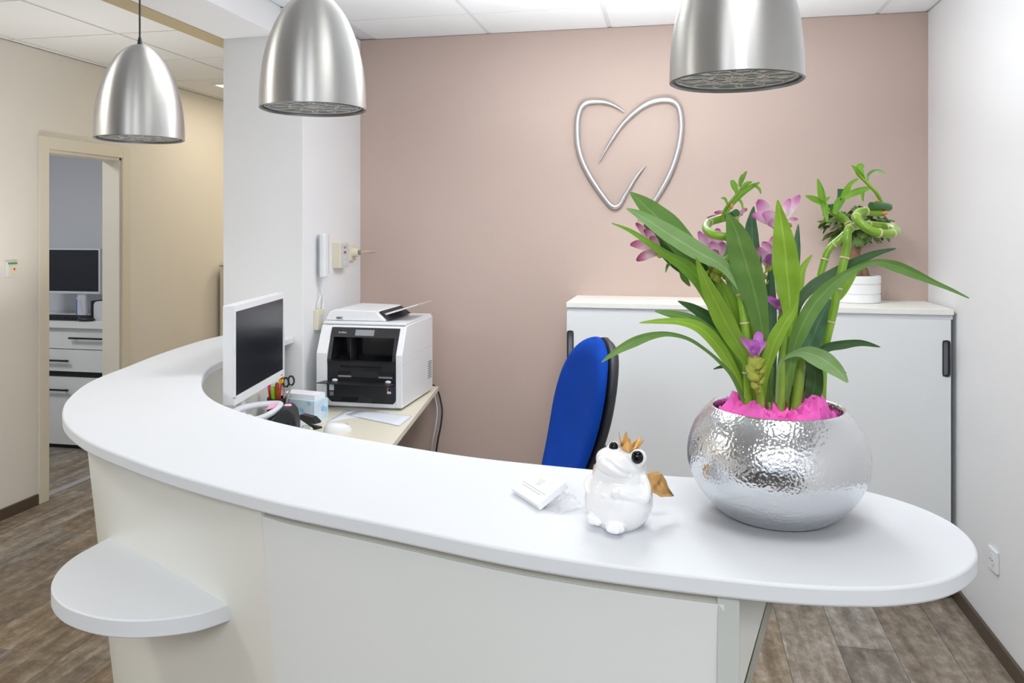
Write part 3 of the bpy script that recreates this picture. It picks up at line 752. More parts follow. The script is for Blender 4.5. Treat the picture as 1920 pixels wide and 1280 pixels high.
# ================================================================== LOW CABINET
cx0, cx1, cy0, ct = -0.497, 1.128, 3.634, 1.21
cab = thing('sliding_door_cabinet', 'long white low cabinet against the taupe wall, dark grip slots in its doors', 'cabinet', ((cx0 + cx1) / 2, (cy0 + YB) / 2, 0))
ox, oy = cab.location.x, cab.location.y
def cb(x0, y0, z0, x1, y1, z1): return MB().box(x0 - ox, y0 - oy, z0, x1 - ox, y1 - oy, z1)
cb(cx0 + 0.004, cy0 + 0.024, 0.05, cx1 - 0.004, YB - 0.016, ct - 0.043).build('carcass', M['cabinet'], cab, smooth=0)
cb(cx0 + 0.03, cy0 + 0.05, 0.0, cx1 - 0.03, YB - 0.03, 0.05).build('plinth', M['chairblack'], cab, smooth=0)
cb(cx0, cy0 - 0.002, ct - 0.024, cx1, YB - 0.001, ct).build('top_board', M['cabtop'], cab, smooth=0, bevel=0.002)
cb(cx0 + 0.003, cy0 + 0.006, ct - 0.043, cx1 - 0.003, YB - 0.016, ct - 0.0245).build('track_rail', M['plasticgrey'], cab, smooth=0)
xm = (cx0 + cx1) / 2
hz0, hz1 = 0.93, 1.08
def door_with_slot(x0, x1, sx, y):
    """a sliding door with a tall grip slot cut through it near sx"""
    mb = MB(); z0, z1 = 0.052, ct - 0.0435
    s0, s1 = sx - 0.014, sx + 0.014
    for a, b, c, d in ((x0, z0, x1, hz0), (x0, hz1, x1, z1), (x0, hz0, s0, hz1), (s1, hz0, x1, hz1)):
        if b < d and a < c: mb.box(a - ox, y - oy, b, c - ox, y + 0.018 - oy, d)
    dr_ = mb.build('door', M['cabinet'], cab, smooth=0)
    f = MB(); n = 24
    def loop_(r0, w_, h_):
        return [(sx - ox + p[0], p[1]) for p in rrect(-w_, (hz0 + hz1) / 2 - h_, w_, (hz0 + hz1) / 2 + h_, r0, 5)]
    o_, i_ = loop_(0.0135, 0.0155, 0.0765), loop_(0.0085, 0.0105, 0.0715)
    n = len(o_); yy = y - oy
    vs_ = [(p[0], yy - 0.003, p[1]) for p in o_] + [(p[0], yy - 0.003, p[1]) for p in i_] + [(p[0], yy + 0.014, p[1]) for p in i_] + [(p[0], yy + 0.014, p[1]) for p in o_]
    fs = []
    for k in range(n):
        kk = (k + 1) % n
        for a in range(4): fs.append((a * n + k, a * n + kk, ((a + 1) % 4) * n + kk, ((a + 1) % 4) * n + k))
    f.add(vs_, fs); f.build('handle', M['chairblack'], dr_, smooth=30)
    MB().box(sx - 0.0125 - ox, yy + 0.0145, hz0 + 0.002, sx + 0.0125 - ox, yy + 0.0165, hz1 - 0.002).build('slot_back', M['greyp'], dr_, smooth=0)
door_with_slot(cx0 + 0.002, xm - 0.001, cx0 + 0.018, cy0)
door_with_slot(xm + 0.001, cx1 - 0.012, cx1 - 0.029, cy0)

# ================================================================== BONSAI ON THE CABINET
bp = onz(1609, 567, ct); bp = Vector((bp.x, bp.y + 0.04, ct))
bon = thing('bonsai', 'small bonsai in a ringed white pot on the cabinet, behind the bamboo', 'plant', bp)
MB().lathe([(0.0001, 0), (0.098, 0), (0.104, 0.004), (0.104, 0.036), (0.100, 0.038), (0.100, 0.042), (0.104, 0.044), (0.104, 0.082), (0.100, 0.084), (0.100, 0.087), (0.105, 0.089), (0.105, 0.120), (0.102, 0.123), (0.098, 0.120), (0.098, 0.105), (0.0001, 0.105)], 48).build('pot', M['whitepot'], bon, smooth=35)
MB().lathe([(0.0975, 0.104), (0.09, 0.116), (0.05, 0.122), (0.0001, 0.124)], 32).build('soil', M['soil'], bon, smooth=60)
tr = MB()
for pts, rad in (([(0, 0, 0.11), (0.004, 0, 0.16), (-0.008, 0, 0.21), (0.0, 0, 0.27), (0.006, 0, 0.30)], [0.040, 0.030, 0.024, 0.026, 0.016]),
                 ([(0.035, -0.02, 0.11), (0.03, -0.012, 0.15), (0.008, 0, 0.20)], [0.020, 0.016, 0.014]),
                 ([(-0.035, -0.02, 0.11), (-0.028, -0.01, 0.15), (-0.008, 0, 0.19)], [0.018, 0.014, 0.012]),
                 ([(0, 0, 0.25), (0.05, 0.0, 0.30), (0.08, 0, 0.34)], [0.012, 0.008, 0.005]),
                 ([(0, 0, 0.25), (-0.04, 0.01, 0.29), (-0.075, 0, 0.33)], [0.011, 0.008, 0.004]),
                 ([(0.004, 0, 0.28), (0.01, 0.0, 0.34), (0.0, 0, 0.39)], [0.010, 0.007, 0.004])):
    tr.tube(spline(pts, 5), lerp_list(rad, 5), 10)
tr.build('trunk', M['bark'], bon, smooth=80)
random.seed(5)
lb = MB()
def bl(a, b):
    wdt = 0.0145 * math.sin(PI * min(1, b * 0.92 + 0.08)) ** 0.8
    return Vector(((a - 0.5) * 2 * wdt, b * 0.044, -0.004 * abs(a - 0.5) * 2 + 0.006 * math.sin(b * 2.2)))
lb.grid(bl, 2, 4, uv=True)
bl0 = None
for k in range(210):
    th_ = random.uniform(0, 2 * PI); r_ = math.sqrt(random.random())
    zc_ = random.uniform(-1, 1)
    p = Vector((0.135 * r_ * math.cos(th_), 0.09 * r_ * math.sin(th_), 0.360 + 0.088 * zc_ * math.sqrt(max(0.05, 1 - r_ * r_ * 0.8))))
    if bl0 is None: bl0 = lb.build('leaf', M['lf_bonsai'], bon, smooth=180); o = bl0
    else:
        o = bl0.copy(); col.objects.link(o)
    o.location = p
    o.rotation_euler = (random.uniform(-1.35, -0.1), random.uniform(-0.6, 0.6), th_ - PI / 2 + random.uniform(-0.9, 0.9))
    s_ = random.uniform(0.75, 1.25); o.scale = (s_, s_, s_)

# ================================================================== OFFICE CHAIR
chz = 2.62
cp = at(1011, 700, chz)
crz = TH + math.radians(-75)       # local -y is the way the chair faces
chp = Vector((cp.x, cp.y, 0))
chair = thing('office_chair', 'blue office chair with a tall rounded back and charcoal shell behind the counter', 'chair', chp, crz)
def back_w(z):        # half-width of the backrest
    z0, z1 = 0.57, 1.185
    t = (z - z0) / (z1 - z0)
    if z > 0.95: return 0.203 * max(0.0, 1 - ((z - 0.95) / 0.236) ** 2.4) ** 0.55
    return 0.203 * (1 - 0.34 * ((0.95 - z) / 0.25) ** 1.5) if z > 0.74 else 0.203 * (0.70 - 0.5 * (0.74 - z))
NZ = 28
def shell(depth_front, depth_back, grow, zoff=0.0):
    mb = MB(); rings = []
    vs_ = []; n = 24
    zs = [0.57 + (1.185 - 0.57) * (1 - (1 - k / NZ) ** 1.5) for k in range(NZ + 1)]
    for z in zs:
        wv = max(0.012, back_w(z) + grow)
        lean = 0.36 * (z - 0.57) + 0.03 * math.sin((z - 0.57) * 6.0)
        t = (z - 0.57) / 0.615
        dsc = 1.0 if t < 0.9 else max(0.35, math.sqrt(max(0, 1 - ((t - 0.9) / 0.1) ** 2)))
        for k in range(n):
            a = 2 * PI * k / n; c_, s_ = math.cos(a), math.sin(a)
            x = wv * math.copysign(abs(c_) ** 0.75, c_)
            curve = -0.04 * (x / 0.235) ** 2
            d_ = (depth_back if s_ > 0 else depth_front) * dsc
            y = lean + curve + d_ * math.copysign(abs(s_) ** 0.55, s_)
            vs_.append((x, y, z + zoff))
    fs = []
    for j in range(NZ):
        for k in range(n):
            kk = (k + 1) % n; fs.append((j * n + k, j * n + kk, (j + 1) * n + kk, (j + 1) * n + k))
    fs.append(tuple(range(n))[::-1]); fs.append(tuple(NZ * n + k for k in range(n)))
    mb.add(vs_, fs); return mb
shell(0.035, 0.012, 0.0).build('backrest', M['blue'], chair, smooth=70)
bs = shell(0.012, 0.034, -0.002, -0.003)
for p in bs.v: p.y += 0.022
bs.build('back_shell', M['chairblack'], chair, smooth=60)
bel = MB()
for k in range(7):
    z = 0.62 + 0.035 * k
    bel.tube([(x_, 0.088 + 0.022 * math.sin(PI * (x_ + 0.12) / 0.24) + 0.36 * (z - 0.57), z) for x_ in [-0.12 + 0.03 * q for q in range(9)]], 0.016, 8)
bel.build('bellows', M['chairblack'], chair, smooth=60)
st = MB()
st.grid(lambda a, b: Vector(((a - 0.5) * 0.48, -0.46 + b * 0.46, 0.50 + 0.02 * math.cos((a - 0.5) * 3) - (0.05 * (1 - b) ** 3))), 10, 10)
MB().prism(rrect(-0.245, -0.47, 0.245, 0.02, 0.09, 6), 'z', 0.43, 0.50).build('seat', M['blue'], chair, smooth=30, bevel=0.022, segs=4)
MB().prism(rrect(-0.22, -0.44, 0.22, 0.0, 0.08, 6), 'z', 0.40, 0.432).build('seat_pan', M['chairblack'], chair, smooth=30)
MB().tube(spline([(0, -0.1, 0.41), (0, 0.06, 0.43), (0, 0.115, 0.52), (0, 0.11, 0.66)], 6), 0.022, 10).build('back_bracket', M['chairblack'], chair, smooth=60)
MB().tube([(0, -0.22, 0.09), (0, -0.22, 0.41)], 0.024, 16).build('gas_column', M['chairblack'], chair)
for k in range(5):
    a = 2 * PI * k / 5 + 0.3
    lg = MB().tube([(0, -0.22, 0.10), (0.3 * math.cos(a), -0.22 + 0.3 * math.sin(a), 0.075)], [0.028, 0.016], 10).build('leg', M['chairblack'], chair)
    MB().tube([(0.3 * math.cos(a) - 0.012 * math.sin(a), -0.22 + 0.3 * math.sin(a) + 0.012 * math.cos(a), 0.03), (0.3 * math.cos(a) + 0.012 * math.sin(a), -0.22 + 0.3 * math.sin(a) - 0.012 * math.cos(a), 0.03)], 0.03, 16).build('caster', M['black'], lg)

# ================================================================== DESK BEHIND THE COUNTER
ZD = 0.74
d1 = onz(822, 724, ZD); d2 = onz(738, 830, ZD)
ex = Vector((d1.x - d2.x, d1.y - d2.y)); ey = ex.normalized()
dfar = Vector((d1.x, d1.y)); dnear = Vector((d2.x, d2.y)) - ey * 0.55
desk = thing('desk', 'cream desk carrying the printer, between the column and the curved counter', 'desk', (-1.4, 3.0, 0))
dl = lambda p: (p[0] + 1.4, p[1] - 3.0)
dpoly = [dl(p) for p in ((CX1 + 0.004, dfar.y), (dfar.x, dfar.y), (dnear.x, dnear.y), (-1.30, dnear.y), (-1.49, 2.42), (-1.600, 2.62), (-1.640, 3.0), (-1.650, CY - 0.02), (CX1 + 0.004, CY - 0.02))]
MB().prism(dpoly, 'z', ZD - 0.025, ZD).build('desktop', M['desk'], desk, smooth=0, bevel=0.002)
for (x, y) in ((-1.60, 3.6), (-1.30, 3.6), (-1.55, 2.75), (-1.30, 2.6)):
    MB().tube([(x + 1.4, y - 3.0, 0), (x + 1.4, y - 3.0, ZD - 0.025)], 0.022, 16).build('leg', M['aludark'], desk)
MB().tube([(-1.60 + 1.4, 0.6, 0.70), (-1.30 + 1.4, 0.6, 0.70)], 0.014, 8).build('cross_bar', M['aludark'], desk)

# power cable hanging from the desk's back corner
cpx = [(812, 722), (820, 730), (826, 750), (829, 772), (826, 800), (821, 825), (818, 846), (815, 880)]
P = [ony(u, v, YB - 0.045 + 0.02 * math.sin(k)) for k, (u, v) in enumerate(cpx)]
P = [P[0] + Vector((-0.05, -0.02, 0.022))] + P
P.append(Vector((P[-1].x - 0.02, YB - 0.03, 0.02)))
tag(MB().tube(spline(P, 6), 0.0045, 8).build('power_cable', M['cable'], origin=tuple(P[-1]), smooth=80), 'black power cable hanging off the desk behind the printer', 'cable')
P = [p + Vector((-0.028, 0.004, 0)) for p in P]
tag(MB().tube(spline(P, 6), 0.004, 8).build('power_cable', M['plasticgrey'], origin=tuple(P[-1]), smooth=80), 'pale grey cable hanging beside the black power cable', 'cable')

# ================================================================== PRINTER
pf = onz(672, 769, ZD)
pxl, pxr = -1.598, -1.190
pw_ = pxr - pxl
pr_y = pf.y + 0.02
prn = thing('printer', 'white multifunction laser printer with a black front standing on the cream desk', 'printer', ((pxl + pxr) / 2, pr_y, ZD))
hw = pw_ / 2; D = 0.45
z_k, z_t, y_t = 0.245, 0.362, 0.060      # where the front starts to slope, its top, how far it slopes
side = [(0.0, 0.012), (0.0, z_k), (y_t, z_t), (y_t + 0.02, z_t + 0.008), (D, z_t + 0.012), (D, 0.012)]
def zfy(z):   # y of the front skin at height z
    return 0.0 if z < z_k else y_t * (z - z_k) / (z_t - z_k)
wl, wr = 0.052, 0.030
MB().prism(side, 'x', -hw, -hw + wl).prism(side, 'x', hw - wr, hw).prism([(0.05, 0.012), (0.05, 0.205), (0.108, 0.205), (0.108, 0.330), (y_t + 0.03, 0.330), (y_t + 0.03, z_t - 0.012), (y_t - 0.003, z_t - 0.006), (y_t, z_t), (y_t + 0.02, z_t + 0.008), (D, z_t + 0.012), (D, 0.012)], 'x', -hw + wl, hw - wr).build('housing', M['plastic'], prn, smooth=0, bevel=0.005, segs=3)
MB().box(-hw + 0.02, 0.02, 0, hw - 0.02, D - 0.02, 0.014).build('base', M['greyp'], prn, smooth=0)
xl, xr = -hw + wl, hw - wr
# black front: lower drawer, middle, output bay, control strip
MB().box(xl, 0.001, 0.012, xr, 0.05, 0.044).build('front_lip', M['plastic'], prn, smooth=0)
MB().prism([(xl + 0.022, 0.029), (xr - 0.012, 0.029), (xr - 0.001, 0.040), (xr - 0.001, 0.115), (xl + 0.001, 0.115), (xl + 0.001, 0.050)], 'y', -0.003, 0.048).build('paper_drawer', M['black'], prn, smooth=0, bevel=0.002)
mid_ = MB().box(xl + 0.001, 0.004, 0.116, xr - 0.001, 0.048, 0.212)
mid_.build('front_cover', M['black'], prn, smooth=0, bevel=0.001)
MB().box(xl + 0.055, -0.0005, 0.150, xr - 0.012, 0.0045, 0.166).box(xl + 0.065, -0.0005, 0.186, xr - 0.065, 0.0045, 0.192).build('cover_slot', M['blackgloss'], prn, smooth=0)
for a_, b_ in ((xl + 0.055, xl + 0.120), (xr - 0.082, xr - 0.016)): MB().box(a_, -0.0015, 0.142, b_, 0.0045, 0.149).build('feed_guide', M['greyp'], prn, smooth=0)
MB().box(xl + 0.118, -0.004, 0.143, xr - 0.080, 0.0045, 0.168).build('feed_latch', M['chairblack'], prn, smooth=0)
flap = MB().prism([(-0.085, 0.128), (-0.08, 0.124), (0.004, 0.117), (0.004, 0.122)], 'x', xl - 0.012, xr - 0.004)
fl = flap.build('feed_tray', M['black'], prn, smooth=0)
for xx in (xl + 0.045, xr - 0.030):
    MB().ball((xx, -0.015, 0.128), (0.014, 0.012, 0.008), 12, 8).build('tray_guide', M['plasticgrey'], fl, smooth=80)
# output bay
MB().prism([(0.10, 0.213), (0.10, 0.325), (0.104, 0.325), (0.104, 0.213)], 'x', xl + 0.001, xr - 0.001).prism([(0.0, 0.213), (0.10, 0.213), (0.10, 0.225), (0.0, 0.218)], 'x', xl + 0.001, xr - 0.001).build('output_bay', M['blackgloss'], prn, smooth=0)
for s_, x in ((1, xl), (-1, xr)):
    MB().prism([(zfy(0.212) - 0.001, 0.212), (zfy(0.322) - 0.002, 0.322), (0.10, 0.322), (0.10, 0.212)], 'x', x + s_ * 0.001, x + s_ * 0.018).build('bay_cheek', M['black'], prn, smooth=0)
MB().box(xl + 0.098, 0.03, 0.222, xl + 0.101, 0.095, 0.31).build('paper_stop', M['chairblack'], prn, smooth=0)
sl_a = math.atan2(y_t, z_t - z_k)
cp0 = MB().prism([(zfy(0.315) - 0.003, 0.315), (zfy(0.355) - 0.004, 0.355), (y_t + 0.03, 0.352), (y_t + 0.03, 0.318)], 'x', xl + 0.001, xr - 0.001).build('control_panel', M['black'], prn, smooth=0, bevel=0.0015)
yc_, zc_ = zfy(0.336) - 0.0042, 0.336
rotp = (PI / 2 - sl_a, 0, 0)
ts_ = MB().box(-0.045, -0.014, -0.001, 0.045, 0.014, 0.0006).build('touch_screen', M['greyp'], cp0, loc=(0.012, yc_ - 0.0005, zc_), smooth=0); ts_.rotation_euler = (PI / 2 - sl_a, 0, 0)
tri('brand_lettering', 'brother', M['plasticgrey'], cp0, (xl + 0.058, yc_ - 0.001, zc_), rotp, 0.0125)
tri('model_lettering', 'MFC', M['black'], prn, (-hw + 0.074, y_t + 0.0285, z_t + 0.032), (PI / 2 - 0.15, 0, 0), 0.017, depth=0.0012)
for (x, z, w_, h_, mm) in ((xl + 0.024, 0.094, 0.022, 0.026, 'paperblue'), (xl + 0.024, 0.066, 0.018, 0.018, 'greyp'), (xr - 0.030, 0.080, 0.018, 0.009, 'paperblue')):
    MB().box(x - w_ / 2, -0.0036, z - h_ / 2, x + w_ / 2, -0.0029, z + h_ / 2).build('sticker', M[mm], prn, smooth=0)
cs = thing('colour_sticker', '', '', (xr - 0.030, -0.0033, 0.094)); cs.parent = prn
for k in ('label', 'category'): del cs[k]
for k, (mm, a) in enumerate((('cobalt', 0.6), ('orange', 2.3), ('orange', 3.9), ('cobalt', 5.4))):
    MB().tube([(0.005 * math.cos(a), 0, 0.005 * math.sin(a)), (0.005 * math.cos(a), -0.0006, 0.005 * math.sin(a))], 0.0055, 12).build('sticker_dot', M[mm], cs, smooth=0)
MB().box(xl + 0.07, -0.0042, 0.034, xr - 0.11, -0.0028, 0.054).build('drawer_grip', M['blackgloss'], prn, smooth=0)
# seam lines and vent on the right side
MB().box(hw - 0.0008, 0.004, 0.2005, hw + 0.0004, 0.20, 0.202).box(hw - 0.0008, 0.20, 0.228, hw + 0.0004, D - 0.01, 0.2295).build('side_seam', M['plasticgrey'], prn, smooth=0)
vt = MB()
for k in range(8): vt.box(hw - 0.0008, D - 0.075, 0.075 + 0.011 * k, hw + 0.0012, D - 0.02, 0.081 + 0.011 * k)
vt.build('side_vent', M['greyp'], prn, smooth=0)
# scanner lid with document feeder and its raised tray
zt2 = z_t + 0.0075
MB().prism([(y_t + 0.004, zt2), (y_t + 0.006, zt2 + 0.012), (D - 0.01, zt2 + 0.016), (D - 0.005, zt2 + 0.002)], 'x', -hw + 0.004, hw - 0.004).build('scanner_lid', M['plastic'], prn, smooth=0, bevel=0.003)
adf = MB().prism([(-hw + 0.004, zt2 + 0.014), (-hw + 0.02, zt2 + 0.052), (-hw + 0.05, zt2 + 0.064), (0.045, zt2 + 0.060), (0.085, zt2 + 0.022), (0.09, zt2 + 0.014)], 'y', y_t + 0.03, D - 0.03)
adf.build('document_feeder', M['plastic'], prn, smooth=0, bevel=0.006, segs=3)
MB().prism([(0.052, zt2 + 0.050), (0.100, zt2 + 0.020), (0.112, zt2 + 0.022), (0.060, zt2 + 0.058)], 'y', y_t + 0.05, D - 0.06).build('feeder_mouth', M['chairblack'], prn, smooth=0)
MB().prism([(0.066, zt2 + 0.034), (0.235, zt2 + 0.088), (0.236, zt2 + 0.092), (0.062, zt2 + 0.042)], 'y', y_t + 0.06, y_t + 0.27).build('document_tray', M['plastic'], prn, smooth=0, bevel=0.001)

# ================================================================== MONITOR ON THE DESK
pL = at(437, 572, 2.70); pR = at(532, 549, 3.25)
mdir = Vector((pR.x - pL.x, pR.y - pL.y)); mw = mdir.length; mdir.normalize()
mh = 0.338; mtop = (pL.z + pR.z) / 2
mc = Vector(((pL.x + pR.x) / 2, (pL.y + pR.y) / 2, ZD))
mrz = math.atan2(mdir.y, mdir.x)
mon = thing('monitor', 'white-framed flat monitor standing on the desk beside the column', 'monitor', mc, mrz)
zb_ = mtop - mh - ZD; zt_ = mtop - ZD
bz = 0.022; hm = mw / 2
MB().box(-hm, 0, zb_, hm, 0.036, zt_).build('housing', M['plastic'], mon, smooth=0, bevel=0.004, segs=3)
MB().prism([(-hm + 0.001, zb_), (hm - 0.001, zb_), (hm - 0.001, zb_ + bz * 1.3), (-hm + 0.001, zb_ + bz * 1.3)], 'y', -0.004, 0.002).box(-hm + 0.001, -0.004, zt_ - bz, hm - 0.001, 0.002, zt_ - 0.001).box(-hm + 0.001, -0.004, zb_ + bz, -hm + 0.016, 0.002, zt_ - bz).box(hm - 0.016, -0.004, zb_ + bz, hm - 0.001, 0.002, zt_ - bz).build('bezel', M['plastic'], mon, smooth=0)
MB().box(-hm + 0.015, -0.0015, zb_ + bz, hm - 0.015, 0.0005, zt_ - bz).build('screen', M['screen'], mon, smooth=0)
MB().prism(rrect(-0.165, 0.012, -0.115, 0.036, 0.008), 'z', 0.012, zb_ + 0.12).build('stand_neck', M['plastic'], mon, smooth=30)
MB().prism(rrect(-0.19, -0.04, 0.02, 0.06, 0.04, 6), 'z', 0, 0.012).build('stand_base', M['plastic'], mon, smooth=30, bevel=0.003)
MB().box(hm - 0.05, -0.0048, zb_ + 0.008, hm - 0.03, -0.0035, zb_ + 0.013).build('power_button', M['greyp'], mon, smooth=0)

# ================================================================== SMALL THINGS ON THE DESK
# tissue box
tb = onz(567, 786, ZD)
tbx = thing('tissue_box', 'pale blue patterned tissue box in front of the printer', 'box', (tb.x - 0.012, tb.y + 0.035, ZD), math.radians(-14))
MB().box(-0.095, -0.045, 0, 0.095, 0.045, 0.085).build('carton', M['tissueblue'], tbx, smooth=0, bevel=0.001)
random.seed(3)
def dap(name, m, n, r):
    mb = MB()
    for k in range(n):
        if k % 3 < 2: x, z = random.uniform(-0.07, 0.085), random.uniform(0.015, 0.075); c = [(x + random.uniform(0.4, 1) * r * math.cos(2 * PI * q / 9), -0.0456, z + random.uniform(0.4, 1) * r * math.sin(2 * PI * q / 9)) for q in range(9)]; mb.add(c, [tuple(range(9))])
        else: y, z = random.uniform(-0.03, 0.03), random.uniform(0.015, 0.07); c = [(0.0956, y + random.uniform(0.4, 1) * r * math.cos(2 * PI * q / 9), z + random.uniform(0.4, 1) * r * math.sin(2 * PI * q / 9)) for q in range(9)]; mb.add(c, [tuple(range(9))])
    mb.build(name, m, tbx, smooth=0)
dap('blue_print', mat('soft_blue_print', (150, 196, 228), 0.6, bump=0.01), 8, 0.016)
dap('pink_print', mat('soft_pink_print', (232, 206, 224), 0.6, bump=0.01), 6, 0.014)
nb = thing('note_block', 'white paper block lying on the pale blue tissue box', 'paper', (tbx.location.x, tbx.location.y, ZD + 0.085), math.radians(-10))
MB().box(-0.082, -0.036, 0.0, 0.082, 0.04, 0.022).build('sheets', M['paper'], nb, smooth=0, bevel=0.001)
# pen cup
cu = at(519, 760, 3.36); cup_p = Vector((cu.x, cu.y, ZD))
cup = thing('pen_cup', 'black pen cup behind the pale blue tissue box', 'cup', cup_p)
MB().lathe([(0.0001, 0.003), (0.036, 0.003), (0.036, 0.098), (0.040, 0.098), (0.040, 0.0), (0.0001, 0.0)], 32).build('tumbler', M['black'], cup, smooth=35)
def marker(u, v, m_cap, m_body, lab, dx, r=0.0065):
    tip = at(u, v, 3.35); foot = cup_p + Vector((dx, 0.006, 0.006))
    t = thing('marker', lab, 'pen', foot)
    d_ = tip - foot
    MB().tube([Vector((0, 0, 0)), d_ * 0.80], r, 12).build('barrel', m_body, t)
    MB().tube([d_ * 0.80, d_ * 0.97, d_], [r * 1.12, r * 1.08, r * 0.7], 12).build('cap', m_cap, t)
marker(504, 717, M['magenta'], M['red'], 'pen with a magenta cap, leftmost in the black cup', -0.022)
marker(511, 724, M['lime'], M['lime'], 'lime green marker in the black pen cup', -0.012, 0.0095)
marker(520, 717, M['brown'], M['brown'], 'rust brown marker in the black pen cup', 0.002, 0.0085)
ff = cup_p + Vector((0.010, -0.010, 0.006)); ft = at(528, 712, 3.33) - ff
fp = thing('flower_pen', 'pen topped by a red and yellow flower in the black cup', 'pen', ff)
MB().tube([Vector((0, 0, 0)), ft], 0.004, 8).build('barrel', M['red'], fp)
for k in range(6):
    a = 2 * PI * k / 6
    c_ = ft + Vector((0.010 * math.cos(a) * 0.6, -0.004, 0.018 + 0.022 * math.sin(a)))
    MB().ball(c_, (0.008, 0.005, 0.013), 10, 6).build('petal', M['yellow'], fp, smooth=80)
MB().ball(ft + Vector((0.004, -0.008, 0.016)), (0.009, 0.006, 0.013), 12, 8).build('flower_centre', M['red'], fp, smooth=80)
scf = cup_p + Vector((0.018, 0.0, 0.006))
sci = thing('scissors', 'black-handled scissors standing in the black pen cup', 'scissors', scf)
sp_ = at(541, 715, 3.34) - scf
for q in (-1, 1):
    c_ = sp_ + Vector((0.012 * q, 0, 0.004 * q))
    MB().tube([c_ + Vector((0.013 * math.cos(2 * PI * k / 16), 0, 0.019 * math.sin(2 * PI * k / 16))) for k in range(16)], 0.004, 8, closed=True).build('handle', M['black'], sci)
    MB().tube([c_ + Vector((0, 0, -0.019)), Vector((0.004 * q, 0, 0))], [0.005, 0.002], 8).build('blade', M['steel'], sci)
# black ribbed desk device with a white curved frame
tm = at(511, 790, 2.68); tmr = TH + math.radians(6)
ter = thing('card_terminal', 'black ribbed desk terminal with a white curved frame, under the monitor', 'terminal', (tm.x, tm.y, ZD), tmr)
T13 = 1.30
mb = MB().prism([(-0.07, 0), (0.085, 0), (0.085, 0.120), (0.078, 0.150), (0.062, 0.165), (0.035, 0.165), (0.015, 0.140), (-0.02, 0.115), (-0.07, 0.105)], 'y', -0.045, 0.045)
mb.build('body', M['chairblack'], ter, smooth=0, bevel=0.006, segs=3).scale = (1, 1, T13)
rb = MB()
for k in range(7): rb.tube([(-0.06 + 0.018 * k, -0.047, 0.03), (-0.03 + 0.018 * k, -0.047, 0.10 + 0.006 * k)], 0.0035, 6)
rb.build('ribs', M['black'], ter, smooth=60).scale = (1, 1, T13)
fr = [(-0.125, -0.05, 0.178), (-0.140, 0.0, 0.186), (-0.115, 0.045, 0.196), (-0.06, 0.062, 0.204), (0.0, 0.05, 0.209), (0.020, 0.015, 0.209), (0.008, -0.03, 0.200), (-0.03, -0.056, 0.186), (-0.085, -0.062, 0.178)]
MB().tube(spline(fr, 5, closed=True), 0.0145, 10, closed=True, flat=0.7).build('white_frame', M['plasticgrey'], ter, smooth=80)
MB().prism(rrect(-0.125, -0.05, -0.071, 0.055, 0.02), 'z', 0.0, 0.150).build('foot', M['plastic'], ter, smooth=30)
MB().prism(rrect(-0.12, -0.045, -0.072, 0.045, 0.02), 'z', 0.150, 0.178).build('pad', M['lilac'], ter, smooth=30)
MB().prism([(-0.014, 0.2075), (0.010, 0.2125), (0.010, 0.2165), (-0.014, 0.2125)], 'y', -0.03, 0.045).build('sticky_note', M['stickpink'], ter, smooth=0)
MB().lathe([(0.0001, 0.2175), (0.011, 0.2175), (0.013, 0.2135)], 16, cx=0.050).build('round_button', M['stickpink'], ter, smooth=40)
# logo card and stapler
kc = at(570, 812, 2.98)
card = thing('logo_card', 'white card with a multicoloured round print, beside the black terminal', 'card', (kc.x, kc.y, ZD), TH + math.radians(18))
cz = at(570, 792, 2.98).z - ZD
MB().prism([(-0.035, 0.0), (0.040, 0.0), (0.032, cz * 0.72), (-0.035, cz + 0.028)], 'y', 0.0, 0.003).build('board', M['paper'], card, smooth=0)
for k, mm in enumerate(('green', 'cobalt', 'red', 'yellow')):
    a0_ = 0.3 + k * PI / 2
    MB().tube([(0.006 + 0.016 * math.cos(a0_ + q * 0.28), -0.0008, cz - 0.022 + 0.012 * math.sin(a0_ + q * 0.28)) for q in range(6)], 0.0048, 6, flat=0.2).build('print_arc', M[mm], card, smooth=60)
sp0 = onz(580, 800, ZD)
stp = thing('stapler', 'black stapler lying before the pale blue tissue box', 'stapler', (sp0.x, sp0.y, ZD), math.radians(-25))
MB().prism([(-0.06, 0), (0.06, 0), (0.06, 0.008), (-0.06, 0.008)], 'y', -0.018, 0.018).build('foot', M['black'], stp, smooth=0, bevel=0.003)
MB().prism([(-0.062, 0.03), (-0.05, 0.008), (-0.03, 0.008), (0.055, 0.022), (0.06, 0.030), (0.03, 0.046), (-0.04, 0.048)], 'y', -0.016, 0.016).build('arm', M['black'], stp, smooth=0, bevel=0.005, segs=3)
# mouse
mp_ = onz(633, 809, ZD)
mo = thing('computer_mouse', 'white computer mouse on the cream desk', 'mouse', (mp_.x, mp_.y, ZD), TH + math.radians(-62))
mm_ = MB()
NU, NV = 24, 10
vs_ = []; fs = []
for j in range(NV + 1):
    ph = PI / 2 * j / NV
    for k in range(NU):
        a = 2 * PI * k / NU
        x = 0.031 * math.copysign(abs(math.cos(a)) ** 0.85, math.cos(a)) * math.cos(ph) ** 0.6
        y = 0.056 * math.copysign(abs(math.sin(a)) ** 0.85, math.sin(a)) * math.cos(ph) ** 0.6
        vs_.append((x, y, 0.036 * math.sin(ph) * (1 - 0.25 * (y / 0.056))))
for j in range(NV):
    for k in range(NU):
        kk = (k + 1) % NU; fs.append((j * NU + k, j * NU + kk, (j + 1) * NU + kk, (j + 1) * NU + k))
fs.append(tuple(range(NU))[::-1]); mm_.add(vs_, fs)
mm_.build('shell', M['plastic'], mo, smooth=60)
MB().tube([(0, 0.030, 0.026), (0, 0.042, 0.022)], 0.004, 8).build('wheel', M['greyp'], mo)
